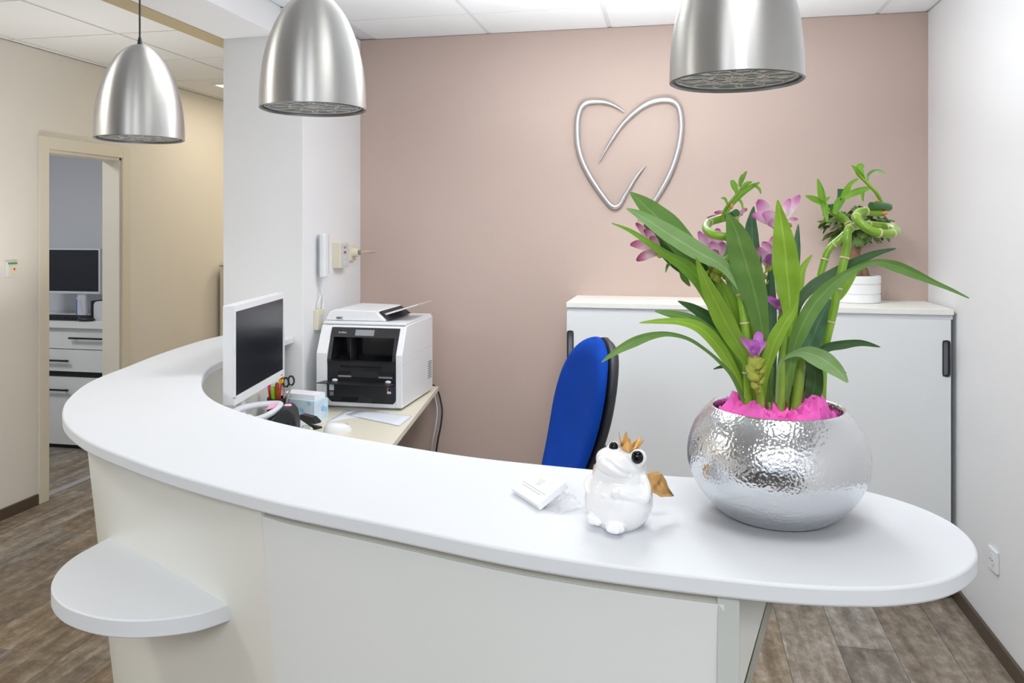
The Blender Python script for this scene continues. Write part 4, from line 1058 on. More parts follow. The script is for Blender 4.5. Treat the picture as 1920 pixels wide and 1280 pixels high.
# loose sheets
def sheet(px, lab, m, lift, curl=0.0):
    c4 = [onz(u, v, ZD) for u, v in px]
    cen = sum(c4, Vector()) / 4
    mb = MB()
    def fn(a, b):
        p = c4[0] * (1 - a) * (1 - b) + c4[1] * a * (1 - b) + c4[2] * a * b + c4[3] * (1 - a) * b
        return Vector((p.x - cen.x, p.y - cen.y, lift + curl * math.sin(a * 3) * b * 0.5))
    mb.grid(fn, 8, 6)
    o = mb.build('paper_sheet', m, smooth=60, solid=0.0006); o.location = (cen.x, cen.y, ZD); tag(o, lab, 'paper')
sheet([(648, 778), (676, 770), (773, 781), (748, 799)], 'white sheet hanging over the desk edge before the printer', M['paperblue'], 0.0026, 0.0015)
sheet([(612, 792), (650, 768), (742, 775), (660, 784)], 'white sheet lying under the other one against the printer', M['paper'], 0.0008)

# ================================================================== WALL FITTINGS
# intercom handset on the column's right face
ih = onx(597, 478, CX1)
inc = thing('intercom_handset', 'slim white intercom handset hung on the column', 'intercom', (CX1, ih.y, ih.z))
tz = onx(597, 437, CX1).z - ih.z; bz_ = onx(597, 520, CX1).z - ih.z
yl = onx(586, 478, CX1).y - ih.y; yr = onx(607, 478, CX1).y - ih.y
MB().box(0.0003, (yl + yr) / 2 - 0.01, bz_ + 0.012, 0.030, yr, tz - 0.004).build('wall_base', M['plasticgrey'], inc, smooth=0, bevel=0.006, segs=3)
MB().box(0.022, yl + 0.02, bz_, 0.052, (yl + yr) / 2 + 0.006, tz).build('handset', M['plastic'], inc, smooth=0, bevel=0.010, segs=3)
cr_ = onx(598, 580, CX1).z - ih.z
P = [Vector((0.036, yl + 0.04, bz_ + 0.004)), Vector((0.02, yl + 0.05, bz_ - 0.08)), Vector((0.012, yl + 0.03, cr_ + 0.02)), Vector((0.014, yl + 0.07, cr_ - 0.004)), Vector((0.012, yr - 0.03, cr_ + 0.04)), Vector((0.014, yr - 0.05, bz_ - 0.05)), Vector((0.014, yr - 0.06, bz_ + 0.02))]
MB().tube(spline(P, 8), 0.0042, 8).build('cord', M['plastic'], inc, smooth=80)
jb = onx(594, 598, CX1)
jk = thing('phone_socket', 'small cream phone socket on the column under the intercom', 'socket', (CX1, jb.y, jb.z))
MB().box(0.0003, -0.035, -0.048, 0.022, 0.035, 0.045).build('case', M['cream'], jk, smooth=0, bevel=0.003)
MB().box(0.0215, -0.016, -0.004, 0.0235, 0.016, 0.02).build('jack', M['plasticgrey'], jk, smooth=0)
th_ = onx(632, 479, CX1)
tb_ = thing('thermostat', 'cream thermostat box with small buttons, on the column next to the intercom', 'thermostat', (CX1, th_.y, th_.z))
MB().box(0.0003, -0.055, -0.060, 0.040, 0.055, 0.066).build('case', M['cream'], tb_, smooth=0, bevel=0.003)
MB().box(0.0395, -0.045, -0.052, 0.0420, 0.045, 0.058).build('face', M['plasticgrey'], tb_, smooth=0)
for k, mm in enumerate(('greyp', 'red', 'cream', 'cream')):
    MB().box(0.0415, -0.012, 0.036 - 0.024 * k, 0.0440, 0.012, 0.046 - 0.024 * k).build('button', M[mm], tb_, smooth=0)
wd = onx(657, 473, CX1)
dim = thing('wall_socket', 'cream socket with a plug and thin wire beside the taupe wall', 'socket', (CX1, wd.y, wd.z))
MB().box(0.0003, -0.042, -0.042, 0.014, 0.042, 0.042).build('plate', M['cream'], dim, smooth=0, bevel=0.003)
MB().tube([(0.013, 0, 0), (0.045, 0, 0)], [0.024, 0.021], 16).build('plug', M['cream'], dim)
MB().tube([(0.044, 0, 0.0), (0.056, 0, 0)], 0.012, 12).build('plug_cap', M['greyp'], dim)
MB().tube(spline([(0.05, 0, 0.004), (0.06, 0.08, 0.004), (0.05, YB - 0.012 - wd.y, 0.002), (0.09, YB - 0.006 - wd.y, 0.002)], 6), 0.0022, 6).build('wire', M['cream'], dim)
# light switch on the left wall
sw = onx(20, 505, XL)
ls = thing('light_switch', 'white wall switch with a green strip left of the doorway', 'switch', (XL, sw.y, sw.z))
MB().box(0.0003, -0.040, -0.040, 0.012, 0.040, 0.042).build('plate', M['plastic'], ls, smooth=0, bevel=0.003)
MB().box(0.011, -0.028, -0.028, 0.018, 0.028, 0.026).build('rocker', M['cream'], ls, smooth=0, bevel=0.002)
MB().box(0.011, -0.030, 0.030, 0.0145, 0.030, 0.038).build('green_strip', M['green'], ls, smooth=0)
MB().tube([(0.0175, 0.006, 0.002), (0.0190, 0.006, 0.002)], 0.006, 10).build('indicator', M['red'], ls)
# power socket on the right wall
ws = onx(1866, 1049, XR)
so = thing('wall_socket', 'white power socket on the right wall beyond the rounded counter end', 'socket', (XR, ws.y, ws.z))
MB().box(-0.012, -0.040, -0.040, -0.0003, 0.040, 0.040).build('plate', M['plastic'], so, smooth=0, bevel=0.003)
MB().tube([(-0.0135, 0, 0), (-0.0115, 0, 0)], 0.024, 20).build('insert', M['plastic'], so)
for q in (-0.0095, 0.0095): MB().tube([(-0.0145, q, 0), (-0.013, q, 0)], 0.0027, 8).build('pin_hole', M['black'], so)
# narrow panel with a grey edge on the hall wall
hp0 = onx(405, 497, XL)
hp = thing('hall_radiator', 'tall flat white wall radiator with grey edge, half hidden by the column', 'radiator', (XL, hp0.y, 0.22))
hh = hp0.z - 0.22
MB().box(0.03, 0.004, 0.0, 0.088, 0.62, hh - 0.004).build('panel', M['casing'], hp, smooth=0, bevel=0.004)
MB().box(0.082, 0.0, 0.0, 0.090, 0.0045, hh).box(0.028, 0.0, hh - 0.008, 0.090, 0.0045, hh).build('edge_profile', M['greyp'], hp, smooth=0)
MB().tube([(0.06, 0.10, hh - 0.012), (0.06, 0.10, hh + 0.03)], 0.018, 12).build('valve', M['gold'], hp)
for z in (0.1, hh - 0.15): MB().box(0.0003, 0.2, z, 0.03, 0.24, z + 0.04).build('bracket', M['greyp'], hp, smooth=0)
MB().tube([(0.055, 0.3, -0.22), (0.055, 0.3, 0.002)], 0.01, 8).build('pipe', M['plastic'], hp)

# ================================================================== SIDE ROOM
wy = 4.86
wc = ony(120, 608, wy)
WX_L, WX_R = -5.45, -3.66
wtz = ony(130, 603, wy).z
wk = thing('drawer_cabinet', 'grey-white worktop cabinet with dark bar handles inside the side room', 'cabinet', (-4.5, wy, 0))
L_ = lambda x: x + 4.5
zat = lambda v: ony(130, v, wy).z
dpt = IR_Y1 - wy - 0.01
MB().box(L_(WX_L), -0.015, zat(609.5) - 0.018, L_(WX_R), dpt, wtz - 0.0003).build('worktop', M['bodygrey'], wk, smooth=0)
MB().box(L_(WX_L), 0.03, 0.0, L_(WX_R), dpt, zat(609.5) - 0.02).build('carcass', M['black'], wk, smooth=0)
xa, xb2 = ony(132, 633, wy).x, ony(131, 676, wy).x
xg = [WX_L, ony(20, 640, wy).x, WX_R]
def front(z0, z1, h, hx0, hx1, nm):
    d_ = MB().box(L_(WX_L) + 0.002, 0.008, z0, L_(WX_R) - 0.002, 0.03, z1).build(nm, M['bodygrey'], wk, smooth=0)
    hb = MB().box(L_(hx0), -0.022, h - 0.006, L_(hx1), -0.012, h + 0.006)
    for q in (hx0 + 0.03, hx1 - 0.04): hb.box(L_(q), -0.013, h - 0.004, L_(q) + 0.01, 0.009, h + 0.004)
    hb.build('handle', M['chairblack'], d_, smooth=0)
front(zat(654.5) + 0.002, zat(611) - 0.016, zat(633), xa, xa + 0.42, 'drawer')
front(zat(696.5), zat(655.5), zat(676), xb2 - 0.42, xb2, 'drawer')
front(0.03, zat(708), zat(731), xb2 - 0.42, xb2, 'door')
mm0 = ony(131, 520, wy + 0.26)
m2 = thing('monitor', 'dark monitor with a white frame on the worktop in the side room', 'monitor', (mm0.x - 0.03, wy + 0.28, wtz))
zz = lambda v: ony(131, v, wy + 0.26).z - wtz
xr_ = ony(184, 500, wy + 0.26).x - m2.location.x; xl_ = xr_ - 0.56
MB().box(xl_, 0, zz(551), xr_, 0.035, zz(466)).build('housing', M['plasticgrey'], m2, smooth=0, bevel=0.004)
MB().box(xl_ + 0.014, -0.0015, zz(546), xr_ - 0.014, 0.001, zz(468.5)).build('screen', M['screen'], m2, smooth=0)
nx_ = ony(147, 570, wy + 0.26).x - m2.location.x
MB().prism(rrect(nx_ - 0.04, 0.01, nx_ + 0.035, 0.04, 0.01), 'z', 0.008, zz(540)).build('stand_neck', M['plasticgrey'], m2, smooth=30)
MB().prism(rrect(nx_ - 0.11, -0.06, nx_ + 0.11, 0.08, 0.04), 'z', 0, 0.009).build('stand_base', M['plasticgrey'], m2, smooth=30)
kx = ony(118, 592, wy + 0.1).x
kb = thing('keyboard', 'black keyboard on the worktop in the side room', 'keyboard', (kx, wy + 0.12, wtz))
MB().prism([(-0.07, 0), (0.07, 0), (0.07, 0.022), (-0.07, 0.012)], 'x', -0.24, 0.22).build('case', M['black'], kb, smooth=0, bevel=0.002)
kk_ = MB()
for r in range(4):
    for c in range(14):
        kk_.box(-0.225 + c * 0.031, -0.06 + r * 0.03, 0.013 + r * 0.0022, -0.2 + c * 0.031, -0.036 + r * 0.03, 0.020 + r * 0.0024)
k_ = kk_.build('keys', M['chairblack'], kb, smooth=0); k_['kind'] = 'stuff'
mo2 = thing('computer_mouse', 'black computer mouse in front of the side room monitor', 'mouse', (ony(162, 600, wy + 0.06).x, wy + 0.055, wtz), 0.3)
mb = MB(); mb.ball((0, 0, 0.012), (0.06, 0.034, 0.02), 16, 8)
for p in mb.v: p.z = max(p.z, 0.0)
mb.build('shell', M['black'], mo2, smooth=60)
MB().tube([(-0.035, 0, 0.027), (-0.045, 0, 0.024)], 0.004, 8).build('wheel', M['greyp'], mo2)
jx = ony(184, 585, wy + 0.14).x
jug = thing('desk_speaker', 'white speaker with a black side at the right end of the side room worktop', 'speaker', (jx + 0.03, wy + 0.16, wtz))
MB().prism(rrect(-0.045, 0.0, 0.06, 0.135, 0.03, 5), 'y', -0.05, 0.05).build('cabinet_shell', M['plasticgrey'], jug, smooth=30, bevel=0.003)
MB().prism(rrect(-0.062, 0.0, -0.045, 0.14, 0.008, 3), 'y', -0.055, 0.055).build('side_cover', M['black'], jug, smooth=30)
pc = thing('pen', 'blue pen leaning behind the black mouse in the side room', 'pen', (ony(158, 590, wy + 0.3).x, wy + 0.20, wtz + 0.012))
MB().tube([(0.02, 0, -0.008), (-0.03, 0.06, 0.12)], 0.003, 8).build('barrel', M['cobalt'], pc)
MB().tube([(-0.03, 0.06, 0.12), (-0.034, 0.065, 0.132)], [0.003, 0.001], 8).build('tip', M['steel'], pc)

# ================================================================== FLOWER PLANTER
ZP = 1.385
pb = at(1456, 427 + (EYE - HC) * FPX / ZP, ZP); pb.z = HC
pot = thing('flower_planter', 'hammered silver pot of green leaves, pink flowers and curly bamboo on the counter', 'plant', pb)
prof = [(0.0001, 0.001), (0.070, 0.001), (0.078, 0.0), (0.094, 0.006), (0.116, 0.024), (0.136, 0.050), (0.148, 0.078), (0.1515, 0.100), (0.149, 0.124), (0.140, 0.150), (0.127, 0.171), (0.115, 0.184), (0.1105, 0.1875), (0.1075, 0.186), (0.106, 0.180), (0.110, 0.160), (0.112, 0.120), (0.0001, 0.118)]
pr = spline([(r, z, 0) for r, z in prof[2:14]], 5)
pr = [(0.0001, 0.001), (0.070, 0.001)] + [(q.x, q.y) for q in pr] + prof[14:]
MB().lathe(pr, 96).build('pot', M['silver'], pot, smooth=60)
# crumpled tissue paper
random.seed(11)
mb = MB(); NA, NR = 84, 13
vs_ = []; fs = []
for j in range(NR + 1):
    r = 0.025 + 0.0835 * j / NR
    for k in range(NA):
        a = 2 * PI * k / NA
        n1 = mnoise.noise(Vector((3.2 * math.cos(a), 3.2 * math.sin(a), r * 40))) ; n2 = mnoise.noise(Vector((9 * math.cos(a) + 5, 9 * math.sin(a), r * 75)))
        n3 = abs(mnoise.noise(Vector((17 * math.cos(a) + 2, 17 * math.sin(a), r * 150 + 4))))
        t = j / NR
        hump = 0.024 * math.sin(PI * min(1, t * 1.06)) ** 0.8
        side_ = 1.0 + 0.7 * max(0, math.cos(a - (TH + 0.0))) + 0.35 * max(0, -math.cos(a - TH))   # higher to either side
        n4 = abs(mnoise.noise(Vector((6 * math.cos(a) + 11, 6 * math.sin(a) + 3, r * 60))))
        z = 0.172 + hump * side_ * (0.85 + 0.7 * n1) + 0.011 * n2 * (1 - 0.5 * t) - 0.014 * n3 + 0.020 * (0.25 - n4) - 0.012 * t ** 4
        rr = min(0.1085, r + 0.006 * n2 * (1 - t ** 3) + 0.006 * n3)
        vs_.append((rr * math.cos(a), rr * math.sin(a), z))
for j in range(NR):
    for k in range(NA):
        kk = (k + 1) % NA; fs.append((j * NA + k, j * NA + kk, (j + 1) * NA + kk, (j + 1) * NA + k))
fs.append(tuple(range(NA))[::-1])
mb.add(vs_, fs)
mb.build('tissue_paper', M['pink'], pot, smooth=24)
MB().lathe([(0.0001, 0.168), (0.05, 0.166), (0.09, 0.150)], 24).build('soil', M['soil'], pot, smooth=60)

camv = Vector((0, 0, EYE))
def z5(x, y, dz=0.0): return at(x / 2.462 + 1120, y / 2.462 + 280, ZP + dz) - pb
def leafmesh(P, Wd, face, fold=0.25, cup=0.0, k=5, thin=False):
    """blade along the points P, half-widths Wd, its face turned towards the vector face"""
    sp = spline(P, k); ww = lerp_list(Wd, k)
    for _ in range(2): ww = [ww[0]] + [(ww[q - 1] + 2 * ww[q] + ww[q + 1]) / 4 for q in range(1, len(ww) - 1)] + [ww[-1]]
    n = len(sp); mb = MB(); ac = (-1, -0.5, 0, 0.5, 1)
    for q in range(n):
        t = (sp[min(q + 1, n - 1)] - sp[max(q - 1, 0)]).normalized()
        f = face(q / (n - 1)) if callable(face) else face
        s_ = t.cross(f)
        s_ = s_.normalized() if s_.length > 1e-4 else t.orthogonal().normalized()
        nn = s_.cross(t).normalized()
        mb.v += [sp[q] + s_ * (a * ww[q]) + nn * (ww[q] * (fold * abs(a) - fold * 0.5 + cup * a * a) + ww[q] * 0.05 * math.sin(q * 0.9 + a * 2)) for a in ac]
        for i_, a in enumerate(ac): mb.uv[q * 5 + i_] = ((a + 1) / 2, q / (n - 1))
    for q in range(n - 1):
        for i_ in range(4): mb.f.append((q * 5 + i_, q * 5 + i_ + 1, (q + 1) * 5 + i_ + 1, (q + 1) * 5 + i_))
    return mb
def leaf(m, pts, wd, d0, d1, tw=0.0, fold=0.22, base_first=False, bow=0.0):
    """pts from tip to base, d0 / d1 the depth of tip and base behind the pot's axis, tw turns the blade away from the viewer"""
    n = len(pts)
    P = [z5(x, y, d0 + (d1 - d0) * i / (n - 1) + bow * math.sin(PI * i / (n - 1))) for i, (x, y) in enumerate(pts)]
    mid_p = P[n // 2] + pb
    v = (camv - mid_p).normalized()
    t = (P[-1] - P[0]).normalized()
    face = (Matrix.Rotation(tw, 3, t) @ v)
    sc_ = ZP / FPX / 2.462 / max(0.35, math.cos(tw))
    o = leafmesh(P, [x * sc_ for x in wd], face, fold).build('leaf', M[m], pot, smooth=180)
    return o
B, C_, D_, E_ = 'lf_bright', 'lf_mid', 'lf_dark', 'lf_pale'
# back of the clump first, then forward
leaf('lf_blue', [(722, 262), (712, 340), (716, 420), (730, 520), (745, 680), (780, 900), (800, 1140)], [2, 26, 34, 30, 24, 14, 9], 0.09, 0.03, 0.5)
leaf('lf_blue', [(928, 345), (922, 420), (918, 500), (905, 640), (880, 850), (860, 1100)], [2, 16, 20, 22, 16, 9], 0.10, 0.03, 0.4)
leaf(B, [(992, 486), (950, 545), (928, 620), (905, 760), (880, 930), (862, 1140)], [2, 16, 26, 24, 16, 9], 0.07, 0.03, -0.3)
leaf('lf_blue', [(800, 520), (800, 620), (800, 740), (805, 880), (812, 1140)], [3, 22, 30, 26, 12], 0.10, 0.04, 0.2)
leaf(C_, [(560, 440), (590, 470), (610, 540), (640, 640), (700, 860), (760, 1140)], [3, 28, 38, 34, 20, 9], 0.10, 0.03, 0.4)
leaf(C_, [(150, 197), (225, 262), (310, 345), (395, 440), (470, 545), (560, 720), (660, 930), (752, 1150)], [2, 40, 62, 60, 48, 30, 20, 10], 0.03, 0.04, -0.35, 0.3)
leaf(D_, [(215, 345), (300, 430), (385, 500), (460, 560), (520, 660), (600, 820), (690, 1000), (765, 1160)], [2, 44, 62, 54, 40, 28, 18, 10], 0.05, 0.03, 0.35)
leaf('lf_sprout', [(66, 340), (150, 374), (240, 432), (330, 492), (420, 548), (495, 640), (560, 770), (640, 960), (735, 1165)], [2, 9, 15, 20, 34, 32, 26, 18, 10], -0.02, 0.01, 0.3, 0.3)
leaf(E_, [(133, 272), (200, 305), (300, 370), (400, 432), (490, 486), (570, 530), (640, 600), (700, 690), (742, 800), (768, 950), (785, 1165)], [2, 20, 36, 42, 38, 26, 24, 26, 24, 16, 9], -0.05, -0.01, -0.35, 0.3)
leaf(C_, [(378, 545), (400, 590), (428, 632)], [2, 18, 3], 0.03, 0.03, 0.2)
leaf(C_, [(316, 568), (325, 535), (352, 512)], [2, 8, 5], 0.03, 0.03, 0.1)
leaf(B, [(525, 560), (575, 660), (620, 760), (660, 870), (700, 1000), (742, 1165)], [12, 44, 48, 40, 24, 10], 0.03, 0.02, 0.3)
leaf(B, [(670, 620), (700, 740), (722, 850), (748, 990), (775, 1165)], [14, 34, 36, 24, 10], 0.02, 0.02, 0.2)
leaf(E_, [(590, 560), (620, 620), (645, 690), (690, 830), (730, 960), (770, 1165)], [8, 24, 26, 16, 12, 8], 0.06, 0.02, 0.2)
leaf(B, [(455, 498), (492, 590), (540, 695), (592, 800), (640, 885), (688, 970), (722, 1060), (748, 1175)], [2, 22, 40, 46, 38, 26, 16, 9], -0.06, -0.03, 0.3, 0.3)
leaf(C_, [(602, 298), (640, 380), (668, 470), (695, 560), (722, 655), (745, 755), (765, 870), (780, 1000), (790, 1165)], [6, 46, 62, 66, 58, 44, 28, 16, 10], -0.05, -0.02, 0.25, 0.28)
leaf(B, [(832, 233), (846, 320), (862, 430), (872, 540), (882, 640), (890, 740), (893, 840), (872, 960), (845, 1175)], [2, 26, 50, 60, 50, 34, 24, 18, 14], -0.04, -0.03, 0.2, 0.22)
leaf(D_, [(372, 700), (440, 732), (520, 785), (590, 850), (650, 950), (705, 1090), (730, 1165)], [2, 20, 32, 32, 24, 14, 9], 0.02, 0.02, -0.3)
leaf(C_, [(265, 746), (340, 760), (430, 782), (510, 830), (585, 900), (640, 990), (695, 1120), (712, 1170)], [2, 18, 22, 22, 20, 16, 10, 8], 0.0, 0.02, -0.4)
leaf(B, [(194, 800), (290, 793), (385, 795), (470, 822), (540, 884), (600, 970), (650, 1060), (698, 1170)], [2, 12, 16, 26, 30, 24, 16, 9], -0.05, -0.01, -0.3)
leaf(C_, [(20, 982), (90, 930), (170, 888), (250, 860), (330, 852), (420, 874), (500, 925), (570, 985), (625, 1050), (680, 1170)], [2, 14, 22, 16, 10, 8, 7, 8, 9, 8], -0.10, -0.02, 0.3, 0.3)
leaf(D_, [(536, 1014), (575, 1002), (622, 1000), (650, 1040), (690, 1160)], [2, 8, 10, 9, 7], -0.02, 0.0, 0.2)
leaf(D_, [(1378, 457), (1280, 482), (1180, 526), (1085, 578), (1000, 628), (935, 700), (900, 800), (872, 960), (862, 1150)], [2, 16, 22, 26, 26, 22, 18, 12, 9], 0.06, 0.02, 0.3)
leaf(B, [(1212, 528), (1165, 590), (1128, 660), (1108, 700)], [2, 26, 22, 6], 0.05, 0.04, 0.1)
leaf(C_, [(1716, 687), (1640, 650), (1550, 612), (1460, 572), (1370, 537), (1275, 520), (1180, 560), (1085, 625), (1000, 720), (940, 830), (900, 950), (868, 1165)], [2, 7, 11, 20, 24, 10, 16, 28, 36, 34, 24, 12], -0.12, -0.03, -0.3, 0.3)
leaf(D_, [(1306, 912), (1220, 893), (1140, 900), (1060, 915), (1010, 960), (960, 1060), (925, 1170)], [2, 14, 20, 20, 18, 14, 10], 0.0, 0.01, -0.4)
leaf('lf_blue', [(1076, 690), (1035, 770), (1000, 850), (968, 930), (945, 1010), (925, 1170)], [3, 32, 50, 46, 26, 12], 0.01, 0.0, 0.3)
leaf(D_, [(1150, 1030), (1090, 1018), (1020, 1012), (960, 1025), (910, 1090), (890, 1165)], [2, 8, 10, 12, 10, 7], 0.05, 0.03, 0.2)
leaf(D_, [(985, 955), (1000, 1010), (1005, 1060), (1000, 1110), (988, 1160), (978, 1215)], [26, 34, 37, 38, 30, 22], -0.035, -0.02, 0.2, 0.35)
leaf(B, [(1030, 800), (990, 880), (950, 960), (915, 1060), (895, 1170)], [3, 14, 16, 14, 9], 0.03, 0.02, -0.2)
leaf(B, [(928, 690), (900, 750), (862, 805), (822, 878), (792, 960), (772, 1050), (760, 1185)], [2, 20, 28, 32, 28, 18, 10], -0.07, -0.045, 0.3, 0.28)
leaf(E_, [(1157, 1076), (1110, 1022), (1050, 975), (985, 945), (935, 938), (880, 955), (838, 1000), (828, 1170)], [2, 28, 40, 36, 18, 7, 6, 6], -0.11, -0.05, -0.35, 0.3)
leaf(C_, [(870, 1010), (890, 1080), (902, 1170)], [3, 10, 8], 0.0, 0.0, 0.1)
leaf(C_, [(812, 1000), (800, 1080), (806, 1180)], [4, 14, 9], -0.02, -0.02, 0.1)
# sheath stems
def stem(pts, r0, r1, d0, d1, m='stalk', name='stem'):
    n = len(pts)
    P = [z5(x, y, d0 + (d1 - d0) * i / (n - 1)) for i, (x, y) in enumerate(pts)]
    k = 5; sp = spline(P, k); s_ = ZP / FPX / 2.462
    return MB().tube(sp, [(r0 + (r1 - r0) * i / (len(sp) - 1)) * s_ for i in range(len(sp))], 10).build(name, M[m], pot, smooth=80)
stem([(838, 1225), (846, 1100), (852, 980), (868, 860)], 26, 15, -0.03, -0.03)
stem([(918, 1200), (930, 1080), (940, 990), (955, 930)], 26, 20, -0.01, -0.01)
stem([(755, 1225), (752, 1140), (742, 1080)], 20, 16, -0.045, -0.045)
stem([(800, 1215), (786, 1120), (778, 1000)], 14, 9, -0.02, 0.0)
stem([(762, 1160), (778, 940), (776, 760), (772, 640)], 9, 7, 0.02, 0.05)
stem([(852, 1160), (850, 980), (838, 840), (840, 770)], 9, 7, 0.01, 0.03)
stem([(730, 1210), (722, 1130), (700, 1040)], 11, 8, -0.02, -0.02)
stem([(885, 1200), (878, 1140), (885, 1060)], 14, 8, 0.01, 0.01)

# curly bamboo
def z6(x, y, dz=0.0): return at(x / 4.266 + 1480, y / 4.266 + 290, ZP + dz) - pb
def bamboo(P, r, node_at, m='bamboo', k=7):
    sp = spline(P, k)
    o = MB().tube(sp, r, 14).build('bamboo_stem', M[m], pot, smooth=80)
    L = [0]
    for q in range(1, len(sp)): L.append(L[-1] + (sp[q] - sp[q - 1]).length)
    for fr_ in node_at:
        q = min(range(len(sp)), key=lambda i: abs(L[i] - fr_ * L[-1])); q = max(1, min(len(sp) - 2, q))
        t = (sp[q + 1] - sp[q - 1]).normalized()
        MB().tube([sp[q] - t * 0.0016, sp[q] - t * 0.0006, sp[q] + t * 0.0010, sp[q] + t * 0.0018], [r * 1.0, r * 1.16, r * 1.13, r * 1.0], 14).build('node', M['node'], o, smooth=80)
    return sp
R_ = 0.0068
# right, taller stem with the loop
PB2 = [z5(1035, 1175, 0.03), z5(1040, 1050, 0.03), z5(1045, 940, 0.03), z6(352, 1250, 0.03), z6(385, 1070, 0.03), z6(420, 920, 0.03), z6(455, 760, 0.03), z6(462, 670, 0.03), z6(470, 605, 0.035), z6(520, 570, 0.05), z6(620, 560, 0.075), z6(720, 570, 0.075), z6(810, 580, 0.06), z6(858, 605, 0.03), z6(820, 630, 0.005), z6(730, 628, -0.012), z6(640, 600, -0.015), z6(565, 540, -0.005), z6(535, 490, 0.012), z6(570, 455, 0.03), z6(640, 455, 0.045), z6(720, 462, 0.05)]
bamboo(PB2, 0.0074, [0.13, 0.23, 0.315, 0.40, 0.485, 0.585, 0.66, 0.745, 0.80, 0.885, 0.95])
MB().tube([z6(652, 408, 0.03), z6(700, 405, 0.035), z6(795, 420, 0.055)], [0.0066, 0.0074, 0.0074], 14).build('bamboo_stub', M['bamboodark'], pot, smooth=60)
# second right stem
PB3 = [z5(960, 1175, 0.05), z5(965, 1000, 0.06), z5(985, 850, 0.06), z5(1000, 740, 0.06), z6(205, 1150, 0.06), z6(240, 1000, 0.06), z6(272, 880, 0.06), z6(300, 790, 0.06), z6(330, 740, 0.06), z6(380, 695, 0.06), z6(425, 655, 0.06), z6(475, 600, 0.07), z6(475, 560, 0.08), z6(440, 515, 0.085), z6(380, 475, 0.085), z6(335, 440, 0.085)]
bamboo(PB3, 0.0064, [0.22, 0.34, 0.46, 0.575, 0.665, 0.74, 0.90])
MB().tube([z6(338, 445, 0.085), z6(330, 395, 0.085)], 0.0052, 12).build('bamboo_stub', M['bamboodark'], pot, smooth=60)
MB().tube([z6(395, 395, 0.09), z6(408, 330, 0.09), z6(412, 275, 0.09)], [0.0050, 0.0052, 0.0060], 12).build('bamboo_stub', M['bamboodark'], pot, smooth=60)
MB().tube(spline([z6(345, 450, 0.085), z6(390, 400, 0.09), z6(440, 330, 0.09)], 5), 0.0058, 12).build('bamboo_stub', M['bamboo'], pot, smooth=60)
# left stem with its ring
PB1 = [z5(700, 1185, -0.02), z5(694, 1090, -0.02), z5(688, 980, -0.02), z5(684, 850, -0.015), z5(672, 745, -0.01), z5(658, 660, -0.005), z5(635, 608, 0.0), z5(595, 582, 0.02), z5(568, 550, 0.05), z5(590, 515, 0.075), z5(640, 485, 0.07), z5(690, 450, 0.04), z5(690, 420, 0.015), z5(640, 405, -0.005), z5(590, 402, -0.012), z5(535, 392, -0.005), z5(503, 368, 0.02), z5(512, 340, 0.045), z5(550, 325, 0.06), z5(600, 312, 0.06)]
bamboo(PB1, 0.0072, [0.10, 0.25, 0.335, 0.42, 0.50, 0.78, 0.93])
MB().tube([z5(600, 312, 0.06), z5(642, 292, 0.03)], [0.006, 0.0068], 14).build('bamboo_stub', M['bamboodark'], pot, smooth=60)
# sprouts
def sprout_stem(P, r0, r1):
    sp = spline(P, 5); n = len(sp)
    MB().tube(sp, [r0 + (r1 - r0) * i / (n - 1) for i in range(n)], 8).build('sprout', M['bamboo'], pot, smooth=80)
def sleaf(P, wd, m='lf_sprout', tw=0.3):
    mid_p = P[len(P) // 2] + pb; v = (camv - mid_p).normalized(); t = (P[-1] - P[0]).normalized()
    leafmesh(P, [x * ZP / FPX for x in wd], Matrix.Rotation(tw, 3, t) @ v, 0.3).build('leaf', M[m], pot, smooth=180)
sprout_stem([z6(765, 455, 0.05), z6(735, 380, 0.045), z6(700, 310, 0.04), z6(645, 250, 0.04), z6(590, 195, 0.04), z6(545, 140, 0.04)], 0.0038, 0.0024)
MB().ball(z6(755, 465, 0.045), (0.0075, 0.006, 0.004), 10, 6).build('husk', M['husk'], pot, smooth=30)
MB().ball(z6(710, 372, 0.045), (0.004, 0.004, 0.007), 8, 6).build('husk', M['husk'], pot, smooth=30)
sleaf([z6(498, 85, 0.03), z6(530, 110, 0.035), z6(565, 160, 0.04), z6(600, 200, 0.04)], [1, 4, 6, 3])
sleaf([z6(600, 92, 0.05), z6(570, 96, 0.048), z6(560, 130, 0.045), z6(590, 190, 0.04)], [1, 8, 9, 3], tw=-0.4)
sleaf([z6(775, 155, 0.0), z6(720, 132, 0.01), z6(665, 135, 0.03), z6(630, 165, 0.04), z6(625, 215, 0.04)], [1, 3.5, 3.5, 2.5, 2], m='lf_pale')
sleaf([z6(440, 350, 0.02), z6(500, 310, 0.025), z6(570, 285, 0.03), z6(650, 262, 0.04)], [3, 7, 7, 2])
sleaf([z6(590, 375, 0.04), z6(585, 310, 0.035), z6(592, 265, 0.04)], [1, 4, 3])
sleaf([z6(425, 350, 0.06), z6(455, 290, 0.05), z6(490, 230, 0.045), z6(550, 190, 0.04)], [5, 7, 4, 1.5])
sleaf([z6(128, 328, 0.08), z6(180, 345, 0.08), z6(225, 365, 0.085), z6(250, 395, 0.085)], [1, 6, 7, 2])
sleaf([z6(225, 190, 0.08), z6(248, 265, 0.08), z6(262, 340, 0.085), z6(270, 410, 0.085)], [1, 6.5, 8, 4])
sleaf([z6(325, 335, 0.09), z6(295, 360, 0.09), z6(275, 400, 0.085)], [1, 4, 2])
sleaf([z6(305, 540, 0.07), z6(290, 470, 0.075), z6(275, 400, 0.085), z6(255, 370, 0.085)], [1, 6, 8, 2])
sleaf([z6(360, 475, 0.07), z6(385, 400, 0.08), z6(415, 360, 0.085), z6(435, 320, 0.09)], [4, 9, 8, 3])
